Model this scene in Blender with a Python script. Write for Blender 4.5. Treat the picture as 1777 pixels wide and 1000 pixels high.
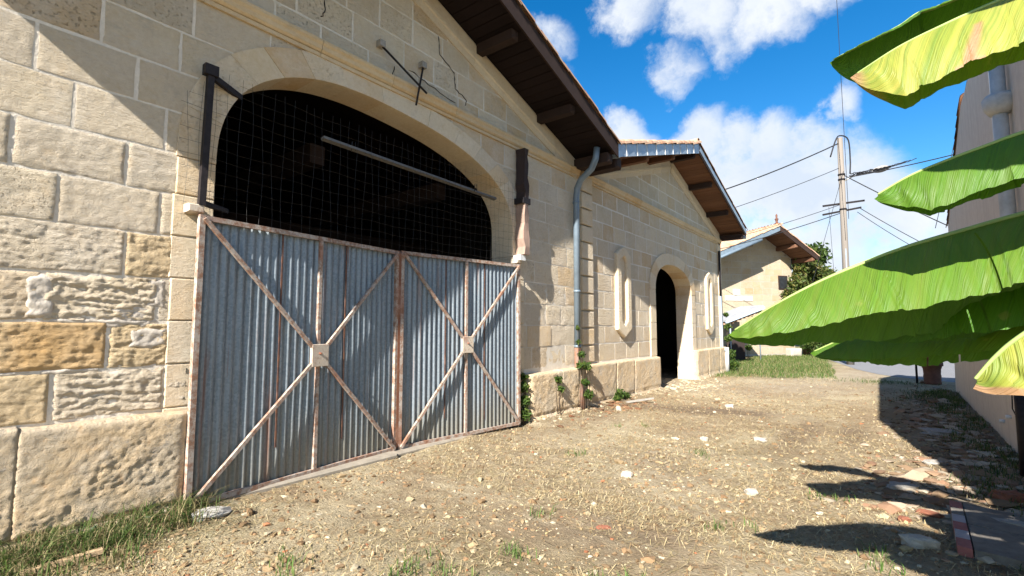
import bpy, math, random
import numpy as np

rng = np.random.default_rng(7)
random.seed(7)
sc = bpy.context.scene
for o in list(bpy.data.objects):
    bpy.data.objects.remove(o)
COL = sc.collection

# ------------------------------------------------------------------ camera
cam_d = bpy.data.cameras.new('camera'); cam = bpy.data.objects.new('camera', cam_d); COL.objects.link(cam)
cam_d.sensor_width = 36.0; cam_d.lens = 36.0 * 860 / 1777; cam_d.clip_start = 0.05; cam_d.clip_end = 2000
cam.location = (0, 0, 1.4375)
cam.rotation_euler = (math.radians(90 + 4.653), 0, math.radians(37.684))
sc.camera = cam

# ------------------------------------------------------------------ light: sun travels along SUN
SUN = np.array([-0.20, 1.0, -0.70]); SUN /= np.linalg.norm(SUN)
elev = math.asin(-SUN[2])
az = math.atan2(-SUN[0], -SUN[1])            # compass azimuth of the sun, clockwise from +Y
sun_d = bpy.data.lights.new('sun', 'SUN'); sun = bpy.data.objects.new('sun', sun_d); COL.objects.link(sun)
sun_d.energy = 4.1; sun_d.angle = math.radians(0.5); sun_d.color = (1.0, 0.945, 0.87)
from mathutils import Vector
sun.rotation_euler = Vector(SUN).to_track_quat('-Z', 'Y').to_euler()
sun.location = (3, -5, 12)
SKY_STRENGTH = 0.055
sc.view_settings.view_transform = 'Standard'; sc.view_settings.look = 'None'
sc.view_settings.exposure = 1.85; sc.view_settings.gamma = 1.0
sc.view_settings.use_curve_mapping = False

# ------------------------------------------------------------------ node helpers
def newmat(name):
    m = bpy.data.materials.new(name); m.use_nodes = True
    nt = m.node_tree; nt.nodes.clear()
    return m, nt
class NT:
    def __init__(s, nt): s.nt = nt
    def n(s, t, **kw):
        nd = s.nt.nodes.new(t)
        for k, v in kw.items():
            if k.startswith('i_'):
                nd.inputs[k[2:].replace('_', ' ')].default_value = v
            else: setattr(nd, k, v)
        return nd
    def l(s, a, b): s.nt.links.new(a, b)
    def val(s, v):
        nd = s.n('ShaderNodeValue'); nd.outputs[0].default_value = v; return nd.outputs[0]
    def sock(s, x, inp):
        if isinstance(x, (int, float)): inp.default_value = x
        elif isinstance(x, (tuple, list)): inp.default_value = x if len(x) == len(inp.default_value) else (*x, 1)
        else: s.l(x, inp)
    def math(s, op, a, b=None, c=None, clamp=False):
        nd = s.n('ShaderNodeMath', operation=op, use_clamp=clamp)
        s.sock(a, nd.inputs[0])
        if b is not None: s.sock(b, nd.inputs[1])
        if c is not None: s.sock(c, nd.inputs[2])
        return nd.outputs[0]
    def mix(s, f, a, b, mode='MIX'):
        nd = s.n('ShaderNodeMix', data_type='RGBA', blend_type=mode)
        s.sock(f, nd.inputs[0]); s.sock(a, nd.inputs[6]); s.sock(b, nd.inputs[7]); return nd.outputs[2]
    def noise(s, vec, scale, detail=4, rough=0.55, dist=0.0, w=None):
        nd = s.n('ShaderNodeTexNoise', noise_dimensions='3D')
        nd.inputs['Scale'].default_value = scale; nd.inputs['Detail'].default_value = detail
        nd.inputs['Roughness'].default_value = rough; nd.inputs['Distortion'].default_value = dist
        if vec is not None: s.l(vec, nd.inputs['Vector'])
        return nd.outputs['Fac']
    def ramp(s, f, stops, interp='LINEAR'):
        nd = s.n('ShaderNodeValToRGB'); cr = nd.color_ramp; cr.interpolation = interp
        while len(cr.elements) < len(stops): cr.elements.new(0.5)
        for e, (p, c) in zip(cr.elements, stops):
            e.position = p; e.color = (*c, 1) if len(c) == 3 else c
        s.l(f, nd.inputs[0]); return nd.outputs[0]
    def maprange(s, v, a, b, c=0.0, d=1.0, smooth=False):
        nd = s.n('ShaderNodeMapRange', interpolation_type='SMOOTHSTEP' if smooth else 'LINEAR')
        s.sock(v, nd.inputs[0])
        for i, x in enumerate((a, b, c, d)): s.sock(x, nd.inputs[1 + i])
        return nd.outputs[0]
    def mapping(s, vec, scale):
        nd = s.n('ShaderNodeMapping'); nd.inputs['Scale'].default_value = scale; s.l(vec, nd.inputs[0]); return nd.outputs[0]
    def pos(s): return s.n('ShaderNodeNewGeometry').outputs['Position']
    def objrand(s): return s.n('ShaderNodeObjectInfo').outputs['Random']
    def bump(s, h, strength, dist, normal=None):
        nd = s.n('ShaderNodeBump'); nd.inputs['Strength'].default_value = strength; nd.inputs['Distance'].default_value = dist
        s.l(h, nd.inputs['Height'])
        if normal is not None: s.l(normal, nd.inputs['Normal'])
        return nd.outputs[0]
    def attr(s, name): return s.n('ShaderNodeAttribute', attribute_name=name)
    def out(s, sh):
        o = s.n('ShaderNodeOutputMaterial'); s.l(sh, o.inputs[0])
    def principled(s, color, rough=0.9, metal=0.0, normal=None, spec=0.3):
        p = s.n('ShaderNodeBsdfPrincipled')
        s.sock(color, p.inputs['Base Color']); s.sock(rough, p.inputs['Roughness']); s.sock(metal, p.inputs['Metallic'])
        p.inputs['Specular IOR Level'].default_value = spec
        if normal is not None: s.l(normal, p.inputs['Normal'])
        s.out(p.outputs[0]); return p

# ------------------------------------------------------------------ world: physical sky and cumulus
def build_world():
    w = bpy.data.worlds.new('World'); sc.world = w; w.use_nodes = True
    nt = w.node_tree; nt.nodes.clear(); s = NT(nt)
    sky = s.n('ShaderNodeTexSky', sky_type='NISHITA'); sky.sun_disc = False
    sky.sun_elevation = elev; sky.sun_rotation = az; sky.altitude = 60; sky.air_density = 1.0; sky.dust_density = 0.2; sky.ozone_density = 2.5
    hs = s.n('ShaderNodeHueSaturation'); hs.inputs['Saturation'].default_value = 1.42; hs.inputs['Value'].default_value = 1.0
    s.l(sky.outputs[0], hs.inputs['Color'])
    d = s.n('ShaderNodeTexCoord').outputs['Generated']
    nrm = s.n('ShaderNodeVectorMath', operation='NORMALIZE'); s.l(d, nrm.inputs[0]); d0 = nrm.outputs[0]
    nz = s.n('ShaderNodeTexNoise'); nz.inputs['Scale'].default_value = 5.5; nz.inputs['Detail'].default_value = 9; nz.inputs['Roughness'].default_value = 0.6
    s.l(d0, nz.inputs['Vector'])
    sub = s.n('ShaderNodeVectorMath', operation='SUBTRACT'); s.l(nz.outputs['Color'], sub.inputs[0]); sub.inputs[1].default_value = (.5, .5, .5)
    scl = s.n('ShaderNodeVectorMath', operation='SCALE'); s.l(sub.outputs[0], scl.inputs[0]); scl.inputs['Scale'].default_value = 0.17
    add = s.n('ShaderNodeVectorMath', operation='ADD'); s.l(d0, add.inputs[0]); s.l(scl.outputs[0], add.inputs[1])
    nr2 = s.n('ShaderNodeVectorMath', operation='NORMALIZE'); s.l(add.outputs[0], nr2.inputs[0]); dd = nr2.outputs[0]
    # clouds: (azimuth from +Y to the right, elevation, radius, density) in degrees
    acc = None
    for a, e, r, k in CLOUDS:
        c = (math.sin(math.radians(a)) * math.cos(math.radians(e)), math.cos(math.radians(a)) * math.cos(math.radians(e)), math.sin(math.radians(e)))
        dt = s.n('ShaderNodeVectorMath', operation='DOT_PRODUCT'); s.l(dd, dt.inputs[0]); dt.inputs[1].default_value = c
        m = s.maprange(dt.outputs['Value'], math.cos(math.radians(r)), math.cos(math.radians(r * .25)), 0, k)
        acc = m if acc is None else s.math('MAXIMUM', acc, m)
    fb = s.noise(dd, 7.0, 10, 0.62)
    fine = s.noise(d0, 22.0, 8, 0.65)
    dens = s.math('ADD', acc, s.math('MULTIPLY', s.math('SUBTRACT', fb, .5), 1.3))
    dens = s.math('ADD', dens, s.math('MULTIPLY', s.math('SUBTRACT', fine, .5), .75))
    cov = s.maprange(dens, 0.24, 0.98, 0, 1, True)
    shade = s.maprange(s.math('ADD', s.noise(dd, 3.3, 6, .6), s.math('MULTIPLY', dens, -0.25)), 0.12, 0.55, 0, 1)
    ccol = s.mix(shade, (0.66, 0.75, 0.88, 1), (1.0, 1.0, 1.0, 1))
    cl = s.n('ShaderNodeVectorMath', operation='SCALE'); s.l(ccol, cl.inputs[0]); cl.inputs['Scale'].default_value = 0.315 / SKY_STRENGTH
    colr = s.mix(cov, hs.outputs[0], cl.outputs[0])
    bg = s.n('ShaderNodeBackground'); s.l(colr, bg.inputs[0]); bg.inputs[1].default_value = SKY_STRENGTH
    o = s.n('ShaderNodeOutputWorld'); s.l(bg.outputs[0], o.inputs[0])
CLOUDS = [(-24, 34, 5, .7), (-16, 33.5, 6, .95), (-10, 32, 6.5, 1.0), (-5, 33, 5.5, 1.0), (-19, 27.5, 3.2, .62), (-14, 30, 5, .6),
          (-33.8, 31.5, 3.6, .72), (-32.5, 27, 3.2, .5), (-30, 23.5, 2.8, .52),
          (-28, 19.5, 3.6, .9), (-24, 20, 4.2, .95), (-20, 19, 4.2, .9), (-16, 20, 4.6, .95),
          (-13, 19.5, 4.2, .95), (-9.5, 18.5, 4.8, 1.0), (-6, 17.5, 4.2, .95), (-3.6, 21, 2.2, .68), (-13, 15, 6.5, 1.0), (-8, 14, 7, 1.0), (-3, 15, 6, .95),
          (-6, 8, 7, .95), (-13, 8, 7, .95), (0, 10, 6, .9), (3, 12, 4.5, .8), (5, 8, 5.5, .9), (-1, 5, 7, .7), (10, 11, 7, .9), (-20, 10, 7, .9),
          (28, 22, 10, .85), (48, 16, 12, .9), (66, 30, 12, .9), (85, 12, 12, .9), (100, 38, 13, .85), (120, 18, 13, .9), (145, 40, 12, .8), (160, 14, 13, .9), (50, 48, 10, .8), (80, 58, 10, .8), (-170, 18, 13, .85), (20, 40, 8, .8), (110, 62, 10, .7), (-120, 20, 14, .8), (-80, 15, 12, .8), (-70, 42, 10, .7), (-150, 35, 12, .7)]  # clouds out of view, added to raise the ambient fill
build_world()

# ------------------------------------------------------------------ materials
def mat_stone(name, dark=1.0, pits=1.0, tint=(1, 1, 1), grain=1.0):
    m, nt = newmat(name); s = NT(nt); P = s.pos(); r = s.objrand()
    t = lambda c: tuple(a * b * dark for a, b in zip(c, tint))
    base = s.ramp(r, [(0, t((.62, .52, .37))), (.25, t((.68, .585, .435))), (.5, t((.63, .54, .405))), (.7, t((.57, .495, .38))), (.9, t((.64, .495, .315))), (1, t((.56, .405, .235)))])
    n1 = s.noise(P, 2.2, 5, .6)
    base = s.mix(s.maprange(n1, .35, .7), base, s.mix(.6, base, t((.62, .55, .455))), 'MIX')
    n2 = s.noise(P, 26, 6, .7)
    base = s.mix(s.maprange(n2, .35, .75, 0, .45), base, s.mix(1.0, base, (.72, .64, .52, 1), 'MULTIPLY'))
    warm = s.noise(P, 5.0, 5, .65)
    base = s.mix(s.maprange(warm, .58, .78, 0, .55), base, t((.50, .33, .16)))
    bloom = s.noise(P, 1.7, 7, .7)
    base = s.mix(s.maprange(bloom, .50, .64, 0, .5), base, t((.68, .61, .50)))
    lich = s.noise(P, 3.1, 7, .7)
    base = s.mix(s.maprange(lich, .60, .75, 0, .5), base, t((.36, .34, .30)))
    lay = s.noise(s.mapping(P, (3, 3, 22)), 1.6, 6, .65)
    pit = s.noise(P, 42, 4, .6)
    r2 = s.math('FRACT', s.math('MULTIPLY', r, 7.31)); pl_ = s.maprange(r2, .35, .9, 0, 1); pitm = s.math('SUBTRACT', 1.0, s.math('MULTIPLY', s.math('SUBTRACT', 1.0, s.maprange(pit, .30, .42, 0, 1)), pl_))
    r3 = s.math('FRACT', s.math('MULTIPLY', r, 3.77)); h = s.math('ADD', s.math('MULTIPLY', s.math('MULTIPLY', lay, s.maprange(r3, 0, 1, .3, 1.5)), .8 * grain), s.math('MULTIPLY', s.noise(P, 60, 5, .7), .5 * grain))
    h = s.math('ADD', h, s.math('MULTIPLY', pitm, .8 * pits))
    base = s.mix(s.math('MULTIPLY', s.math('SUBTRACT', 1.0, pitm), .45 * pits, clamp=True), base, t((.22, .17, .11)))
    h = s.math('ADD', h, s.math('MULTIPLY', s.noise(s.mapping(P, (22, 22, 40)), 1.0, 9, .78), 1.5 * grain))
    nm = s.bump(h, 1.0, .017)
    s.principled(base, .95, 0, nm, .12); return m
def mat_plinth():
    m, nt = newmat('eroded_plinth_stone'); s = NT(nt); P = s.pos()
    a = s.noise(P, 2.4, 6, .65); b = s.noise(P, 7, 6, .7); c_ = s.noise(P, 30, 6, .72)
    c = s.ramp(a, [(.3, (.50, .42, .31)), (.45, (.60, .49, .345)), (.56, (.63, .48, .30)), (.7, (.55, .465, .35))])
    c = s.mix(s.maprange(b, .57, .70, 0, .8), c, (.54, .36, .20))
    c = s.mix(s.maprange(b, .42, .32, 0, .7), c, (.40, .36, .31))
    c = s.mix(s.maprange(c_, .5, .75, 0, .45), c, (.36, .29, .21))
    h = s.math('ADD', s.math('MULTIPLY', s.noise(s.mapping(P, (16, 16, 24)), 1.0, 9, .76), 2.0), c_)
    s.principled(c, .95, 0, s.bump(h, 1.0, .02), .1); return m
def mat_mortar(name, col=(.68, .62, .525)):
    m, nt = newmat(name); s = NT(nt); P = s.pos()
    n = s.noise(P, 4, 6, .65); n2 = s.noise(P, 45, 5, .7)
    c = s.mix(s.maprange(n, .3, .7), tuple(x * .86 for x in col), tuple(x * 1.06 for x in col))
    c = s.mix(s.maprange(n2, .35, .7, 0, .35), c, tuple(x * .6 for x in col))
    s.principled(c, .95, 0, s.bump(s.math('ADD', n2, s.math('MULTIPLY', n, 2.0)), .5, .012), .1); return m
def mat_simple(name, col, rough=.8, metal=0., var=.25, scale=12., bump=.2, bdist=.004, spec=.3, rnd=0.0, stretch=(1, 1, 1)):
    m, nt = newmat(name); s = NT(nt); P = s.mapping(s.pos(), stretch)
    n = s.noise(P, scale, 6, .65)
    c = s.mix(s.maprange(n, .25, .75), tuple(x * (1 - var) for x in col), tuple(min(1, x * (1 + var)) for x in col))
    if rnd > 0:
        c = s.mix(s.maprange(s.objrand(), 0, 1, 0, rnd), c, tuple(x * .35 for x in col))
    s.principled(c, rough, metal, s.bump(n, bump, bdist), spec); return m
def mat_rustpaint(name, paint, amount=.5, metal=0.0):
    m, nt = newmat(name); s = NT(nt); P = s.pos()
    n = s.noise(P, 16, 9, .78); n2 = s.noise(P, 60, 4, .7)
    rust = s.mix(n2, (.13, .055, .028), (.30, .14, .07))
    c = s.mix(s.maprange(n2, .3, .7), tuple(x * .8 for x in paint), paint)
    pink = s.mix(s.maprange(s.noise(P, 3.5, 3, .5), .55, .7), c, (.34, .20, .15))
    c = s.mix(s.maprange(n, .60 - amount * .22, .74 - amount * .22, 0, .85), pink, rust)
    s.principled(c, .75, metal, s.bump(s.math('ADD', n, n2), .3, .002), .3); return m
def mat_galv():
    m, nt = newmat('galvanised_steel'); s = NT(nt); P = s.pos()
    sp = s.n('ShaderNodeTexVoronoi'); sp.inputs['Scale'].default_value = 55; s.l(P, sp.inputs['Vector'])
    sv = s.n('ShaderNodeSeparateColor'); s.l(sp.outputs['Color'], sv.inputs[0])
    streak = s.noise(s.mapping(P, (26, 26, .8)), 1.0, 6, .62)
    n = s.noise(P, 3, 6, .65)
    c = s.mix(sv.outputs[0], (.14, .175, .205), (.215, .25, .28))
    c = s.mix(s.maprange(streak, .45, .75, 0, .6), c, (.33, .37, .39))
    sep = s.n('ShaderNodeSeparateXYZ'); s.l(P, sep.inputs[0])
    low = s.maprange(s.math('ADD', sep.outputs['Z'], s.math('MULTIPLY', s.math('SUBTRACT', streak, .5), 1.4)), .65, .1)
    c = s.mix(s.math('MULTIPLY', low, .55), c, (.24, .20, .12))
    rs = s.noise(s.mapping(P, (9, 9, .35)), 1.0, 5, .6)
    run = s.noise(s.mapping(P, (38, 38, .9)), 1.0, 4, .55); rm = s.math('MAXIMUM', s.maprange(rs, .60, .72, 0, .85), s.maprange(run, .66, .74, 0, .7))
    c = s.mix(rm, c, s.mix(s.noise(P, 30, 4, .6), (.13, .045, .022), (.27, .12, .055)))
    metal = s.math('MULTIPLY', s.math('SUBTRACT', 1, rm), .35)
    p = s.principled(c, .5, metal, s.bump(n, .12, .01), .4)
    return m
def mat_wood(name, col, var=.5, rough=.85, axis=(1, 1, 1)):
    m, nt = newmat(name); s = NT(nt); P = s.mapping(s.pos(), axis)
    n = s.noise(P, 6, 7, .7, .6)
    c = s.mix(n, tuple(x * (1 - var) for x in col), tuple(min(1, x * (1 + var)) for x in col))
    c = s.mix(s.maprange(s.objrand(), 0, 1, 0, .45), c, tuple(x * .5 for x in col))
    s.principled(c, rough, 0, s.bump(n, .4, .006), .2); return m
def mat_tile():
    m, nt = newmat('terracotta_tile'); s = NT(nt); P = s.pos()
    n = s.noise(P, 2.8, 4, .6); n2 = s.noise(P, 9, 6, .7)
    c = s.ramp(n, [(.3, (.30, .15, .085)), (.45, (.42, .25, .16)), (.55, (.46, .32, .22)), (.7, (.36, .19, .11))])
    c = s.mix(s.maprange(n2, .55, .7, 0, .7), c, (.20, .17, .13))
    s.principled(c, .9, 0, s.bump(n2, .3, .006), .2); return m
def mat_vcol(name, rough=.8, transl=0.0, spec=.3):
    m, nt = newmat(name); s = NT(nt); a = s.mix(1.0, s.attr('Col').outputs['Color'], (.78, .76, .69, 1), 'MULTIPLY')
    n = s.noise(s.pos(), 40, 3, .6)
    c = s.mix(s.maprange(n, .3, .7, 0, .4), a, s.mix(1.0, a, (.6, .6, .6, 1), 'MULTIPLY'))
    if transl > 0:
        p = s.n('ShaderNodeBsdfPrincipled'); s.l(c, p.inputs['Base Color']); p.inputs['Roughness'].default_value = rough; p.inputs['Specular IOR Level'].default_value = spec
        t = s.n('ShaderNodeBsdfTranslucent'); s.l(c, t.inputs[0])
        mx = s.n('ShaderNodeMixShader'); mx.inputs[0].default_value = transl; s.l(p.outputs[0], mx.inputs[1]); s.l(t.outputs[0], mx.inputs[2]); s.out(mx.outputs[0])
    else: s.principled(c, rough, 0, None, spec)
    return m
def mat_banana():
    m, nt = newmat('banana_leaf_blade'); s = NT(nt)
    uv = s.n('ShaderNodeUVMap').outputs[0]
    sx = s.n('ShaderNodeSeparateXYZ'); s.l(uv, sx.inputs[0])
    age = s.attr('age').outputs['Fac']; dead = s.attr('dead').outputs['Fac']
    # veins leave the midrib slightly slanted towards the tip
    vc = s.n('ShaderNodeCombineXYZ'); s.l(s.math('ADD', sx.outputs[0], s.math('MULTIPLY', sx.outputs[1], .12)), vc.inputs[0])
    v1 = s.noise(s.mapping(vc.outputs[0], (34, 1, 1)), 1.0, 3, .6)
    v2 = s.noise(s.mapping(vc.outputs[0], (210, 1, 1)), 1.0, 2, .5)
    band = s.noise(s.mapping(vc.outputs[0], (9, 1, 1)), 1.0, 4, .6)
    blot = s.noise(s.pos(), 9, 5, .6)
    g = s.mix(s.maprange(v1, .3, .7), (.036, .118, .005), (.074, .190, .009))
    g = s.mix(s.maprange(v2, .35, .65, 0, .7), g, (.040, .108, .012))
    yel = s.mix(s.maprange(band, .35, .65), (.22, .26, .03), (.37, .34, .075))
    yel = s.mix(s.maprange(v1, .45, .6, 0, .7), yel, (.155, .225, .04))
    agef = s.math('MULTIPLY', age, s.maprange(band, .25, .5, .55, 1.0), clamp=True)
    c = s.mix(agef, g, yel)
    c = s.mix(s.maprange(blot, .68, .74, 0, .25), c, (.30, .27, .10))
    brown = s.mix(s.noise(s.pos(), 30, 5, .7), (.20, .09, .035), (.46, .30, .17))
    c = s.mix(dead, c, brown)
    h = s.math('ADD', s.math('MULTIPLY', v1, 1.2), v2)
    nm = s.bump(h, .8, .006)
    p = s.n('ShaderNodeBsdfPrincipled'); s.l(c, p.inputs['Base Color']); p.inputs['Roughness'].default_value = .46
    p.inputs['Specular IOR Level'].default_value = .28; s.l(nm, p.inputs['Normal'])
    tr = s.n('ShaderNodeBsdfTranslucent')
    tc = s.mix(1.0, c, (1.5, 1.5, .5, 1), 'MULTIPLY')
    s.l(tc, tr.inputs[0])
    mx = s.n('ShaderNodeMixShader'); mx.inputs[0].default_value = .24
    s.l(p.outputs[0], mx.inputs[1]); s.l(tr.outputs[0], mx.inputs[2]); s.out(mx.outputs[0]); return m
def mat_ground():
    m, nt = newmat('dry_dirt'); s = NT(nt); P = s.pos()
    at = s.attr('mask'); sp = s.n('ShaderNodeSeparateColor'); s.l(at.outputs['Color'], sp.inputs[0])
    n1 = s.noise(P, 1.1, 6, .62); n2 = s.noise(P, 7, 6, .68); n3 = s.noise(P, 48, 5, .72); n4 = s.noise(P, 160, 3, .6)
    straw = s.noise(s.mapping(P, (16, 70, 10)), 1.0, 5, .7, 1.2)
    c = s.ramp(n2, [(.25, (.205, .138, .08)), (.42, (.315, .238, .145)), (.58, (.39, .312, .20)), (.75, (.46, .385, .265))])
    c = s.mix(s.maprange(n1, .35, .65, 0, .5), c, (0.296, 0.229, 0.141))
    c = s.mix(s.maprange(straw, .5, .66, 0, .65), c, (0.444, 0.370, 0.237))
    str2 = s.noise(s.mapping(P, (3.2, 5.5, 3)), 1.0, 8, .72, .8)
    c = s.mix(s.maprange(str2, .54, .66, 0, .75), c, (0.459, 0.392, 0.274))
    c = s.mix(s.maprange(str2, .46, .36, 0, .55), c, (0.215, 0.148, 0.09))
    c = s.mix(s.maprange(n3, .58, .70, 0, .35), c, (0.385, 0.326, 0.237))
    c = s.mix(s.maprange(n3, .42, .30, 0, .7), c, (0.096, 0.056, 0.030))
    c = s.mix(s.maprange(n4, .60, .72, 0, .4), c, (0.414, 0.355, 0.266))
    big = s.noise(P, .55, 5, .6, .6)
    c = s.mix(s.maprange(big, .50, .62, 0, .62), c, s.mix(n2, (.45, .38, .24), (.57, .49, .335)))
    c = s.mix(s.maprange(big, .47, .38, 0, .55), c, s.mix(n2, (.22, .155, .092), (.33, .245, .15)))
    red = s.noise(P, 19, 3, .5)
    c = s.mix(s.maprange(red, .69, .73, 0, .6), c, (0.311, 0.126, 0.059))
    gr = s.math('MULTIPLY', sp.outputs[1], s.maprange(s.noise(P, 30, 4, .7), .35, .6), clamp=True)
    c = s.mix(gr, c, s.mix(n3, (0.044, 0.074, 0.013), (0.126, 0.141, 0.041)))
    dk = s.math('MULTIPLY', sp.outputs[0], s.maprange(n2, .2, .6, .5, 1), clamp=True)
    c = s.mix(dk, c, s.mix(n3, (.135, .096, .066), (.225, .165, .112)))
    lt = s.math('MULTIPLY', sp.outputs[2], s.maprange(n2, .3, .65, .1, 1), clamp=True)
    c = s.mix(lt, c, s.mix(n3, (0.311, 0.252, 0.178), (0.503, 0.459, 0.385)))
    h = s.math('ADD', s.math('MULTIPLY', n2, 1.6), s.math('ADD', n3, s.math('MULTIPLY', straw, .8)))
    s.principled(c, .97, 0, s.bump(h, 1.0, .03), .1); return m
def mat_asphalt():
    m, nt = newmat('asphalt'); s = NT(nt); P = s.pos()
    n = s.noise(P, 1.2, 5, .6); n3 = s.noise(P, 90, 3, .7)
    c = s.mix(n, (.12, .125, .135), (.18, .18, .185)); c = s.mix(s.maprange(n3, .4, .7, 0, .5), c, (.30, .29, .28))
    s.principled(c, .85, 0, s.bump(n3, .4, .006), .3); return m
def mat_render_wall():
    m, nt = newmat('stained_render'); s = NT(nt); P = s.pos()
    st = s.noise(s.mapping(P, (5, 5, .5)), 1.0, 6, .65); n = s.noise(P, 9, 6, .6)
    c = s.mix(s.maprange(n, .3, .7), (.60, .51, .43), (.68, .60, .51))
    c = s.mix(s.maprange(st, .5, .75, 0, .6), c, (.47, .395, .33))
    s.principled(c, .95, 0, s.bump(n, .3, .01), .15); return m

M = dict(
    mortarh=mat_mortar('house_mortar', (.42, .38, .33)), patch=mat_mortar('old_mortar_smear', (.56, .50, .42)), ochre=mat_stone('ochre_limestone_block', 1.0, .8, (1.03, .93, .75), 1.2),
    stone=mat_stone('limestone_block'), stone3=mat_stone('tan_ashlar', .90, .5, (1, .99, .97), .7), house=mat_stone('far_house_stone', .62, .4, (1.0, .97, .92), .6), stone2=mat_stone('dressed_limestone', 1.0, .5, (1.02, 1.0, .96), .55),
    plinth=mat_plinth(), moulding=mat_stone('ochre_moulding_stone', .95, .6, (1.05, .95, .78), .6),
    mortar=mat_mortar('lime_mortar'), mortar2=mat_mortar('pale_lime_mortar', (.72, .67, .585)),
    galv=mat_galv(), frame=mat_rustpaint('rusty_white_paint', (.44, .385, .33), .75), plate=mat_rustpaint('rusty_plate_paint', (.55, .47, .37), .35),
    laprust=mat_rustpaint('dark_rusted_edge', (.10, .055, .045), .6), rust=mat_rustpaint('rusted_iron', (.20, .07, .045), .9), iron=mat_simple('dark_wrought_iron', (.022, .018, .019), .65, .3, .4, 30, .3, .002),
    wire=mat_simple('galvanised_wire', (.045, .043, .042), .5, .6, .3, 30, 0.05),
    zinc=mat_simple('zinc_sheet', (.30, .36, .42), .45, .35, .18, 5, .08, .004, .4), bluezinc=mat_simple('blue_grey_gutter', (.165, .215, .26), .45, .25, .2, 6, .05, .004, .4),
    greypipe=mat_simple('weathered_grey_pipe', (.46, .46, .45), .6, .1, .25, 8, .15), castiron=mat_rustpaint('rusty_cast_iron_pipe', (.20, .13, .10), .7),
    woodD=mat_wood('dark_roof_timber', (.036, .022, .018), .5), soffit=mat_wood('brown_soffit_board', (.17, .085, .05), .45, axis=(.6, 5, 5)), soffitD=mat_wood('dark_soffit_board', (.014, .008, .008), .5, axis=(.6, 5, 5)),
    plank=mat_wood('bleached_oak_post', (.30, .21, .165), .5, axis=(4, 4, .5)), darkplank=mat_wood('black_weathered_wood', (.045, .032, .03), .5, axis=(4, 4, .5)), oldpole=mat_wood('weathered_pole_wood', (.24, .21, .18), .35, axis=(5, 5, .4)),
    greylath=mat_wood('grey_weathered_lath', (.14, .135, .13), .4, axis=(4, .5, 4)), lath=mat_wood('dry_pine_lath', (.48, .34, .20), .3, axis=(1, 1, 3)),
    tile=mat_tile(), inside=mat_simple('shade_dark_interior', (.020, .017, .015), .95, 0, .3, 3, .2), insidefloor=mat_simple('shade_dark_floor', (.05, .042, .035), .95, 0, .3, 6, .3, .01),  # interior wall and floor colours near black, standing in for deep shade indoors
    ground=mat_ground(), asphalt=mat_asphalt(), render=mat_render_wall(), concrete=mat_simple('weathered_concrete', (.34, .32, .29), .9, 0, .3, 14, .5, .008), sill=mat_simple('pale_concrete', (.27, .235, .185), .9, 0, .22, 10, .4, .008),
    paver=mat_simple('mossy_paver', (.15, .135, .115), .95, 0, .35, 11, .6, .01), brickred=mat_simple('broken_red_brick', (.22, .085, .05), .9, 0, .3, 18, .4, .006, rnd=.4),
    redpaint=mat_simple('faded_red_paint', (.28, .10, .085), .85, 0, .35, 9, .4, .004), whitepaint=mat_simple('faded_white_paint', (.32, .29, .29), .85, 0, .25, 9, .4, .004),
    leaf=mat_vcol('bush_leaf', .5, .35), grass=mat_vcol('grass_blade', .7, .3), pebble=mat_vcol('pebble', .95, 0, .1), straw=mat_vcol('straw', .9, 0, .1),
    banana=mat_banana(), midrib=mat_simple('banana_midrib', (.26, .34, .10), .5, 0, .2, 8), pstem=mat_wood('banana_pseudostem', (.20, .20, .08), .5, axis=(3, 3, .4)),
    cable=mat_simple('black_cable', (.012, .012, .014), .6, 0, .1), terracotta=mat_simple('aged_terracotta', (.13, .06, .04), .9, 0, .35, 12, .4), petal=mat_simple('crimson_petal', (.30, .02, .03), .6, 0, .4, 30),
    tin=mat_simple('corrugated_roof_sheet', (.36, .37, .385), .5, .2, .15, 5, .05), blueedge=mat_simple('pale_blue_edge', (.42, .52, .62), .6), winglass=mat_simple('dark_window_glass', (.02, .022, .025), .1, 0, .2, 2, 0, .001, .5), bark=mat_wood('bark', (.10, .075, .055), .4), palestone=mat_simple('pale_lintel_stone', (.55, .52, .46), .9, 0, .15), white=mat_simple('white_paint', (.7, .7, .68), .6, 0, .1), chalk=mat_simple('white_limestone_chunk', (.37, .335, .275), .95, 0, .2, 25, .5, .006), slate=mat_simple('grey_stone', (.27, .25, .22), .95, 0, .3, 20, .5, .008),
)

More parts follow.
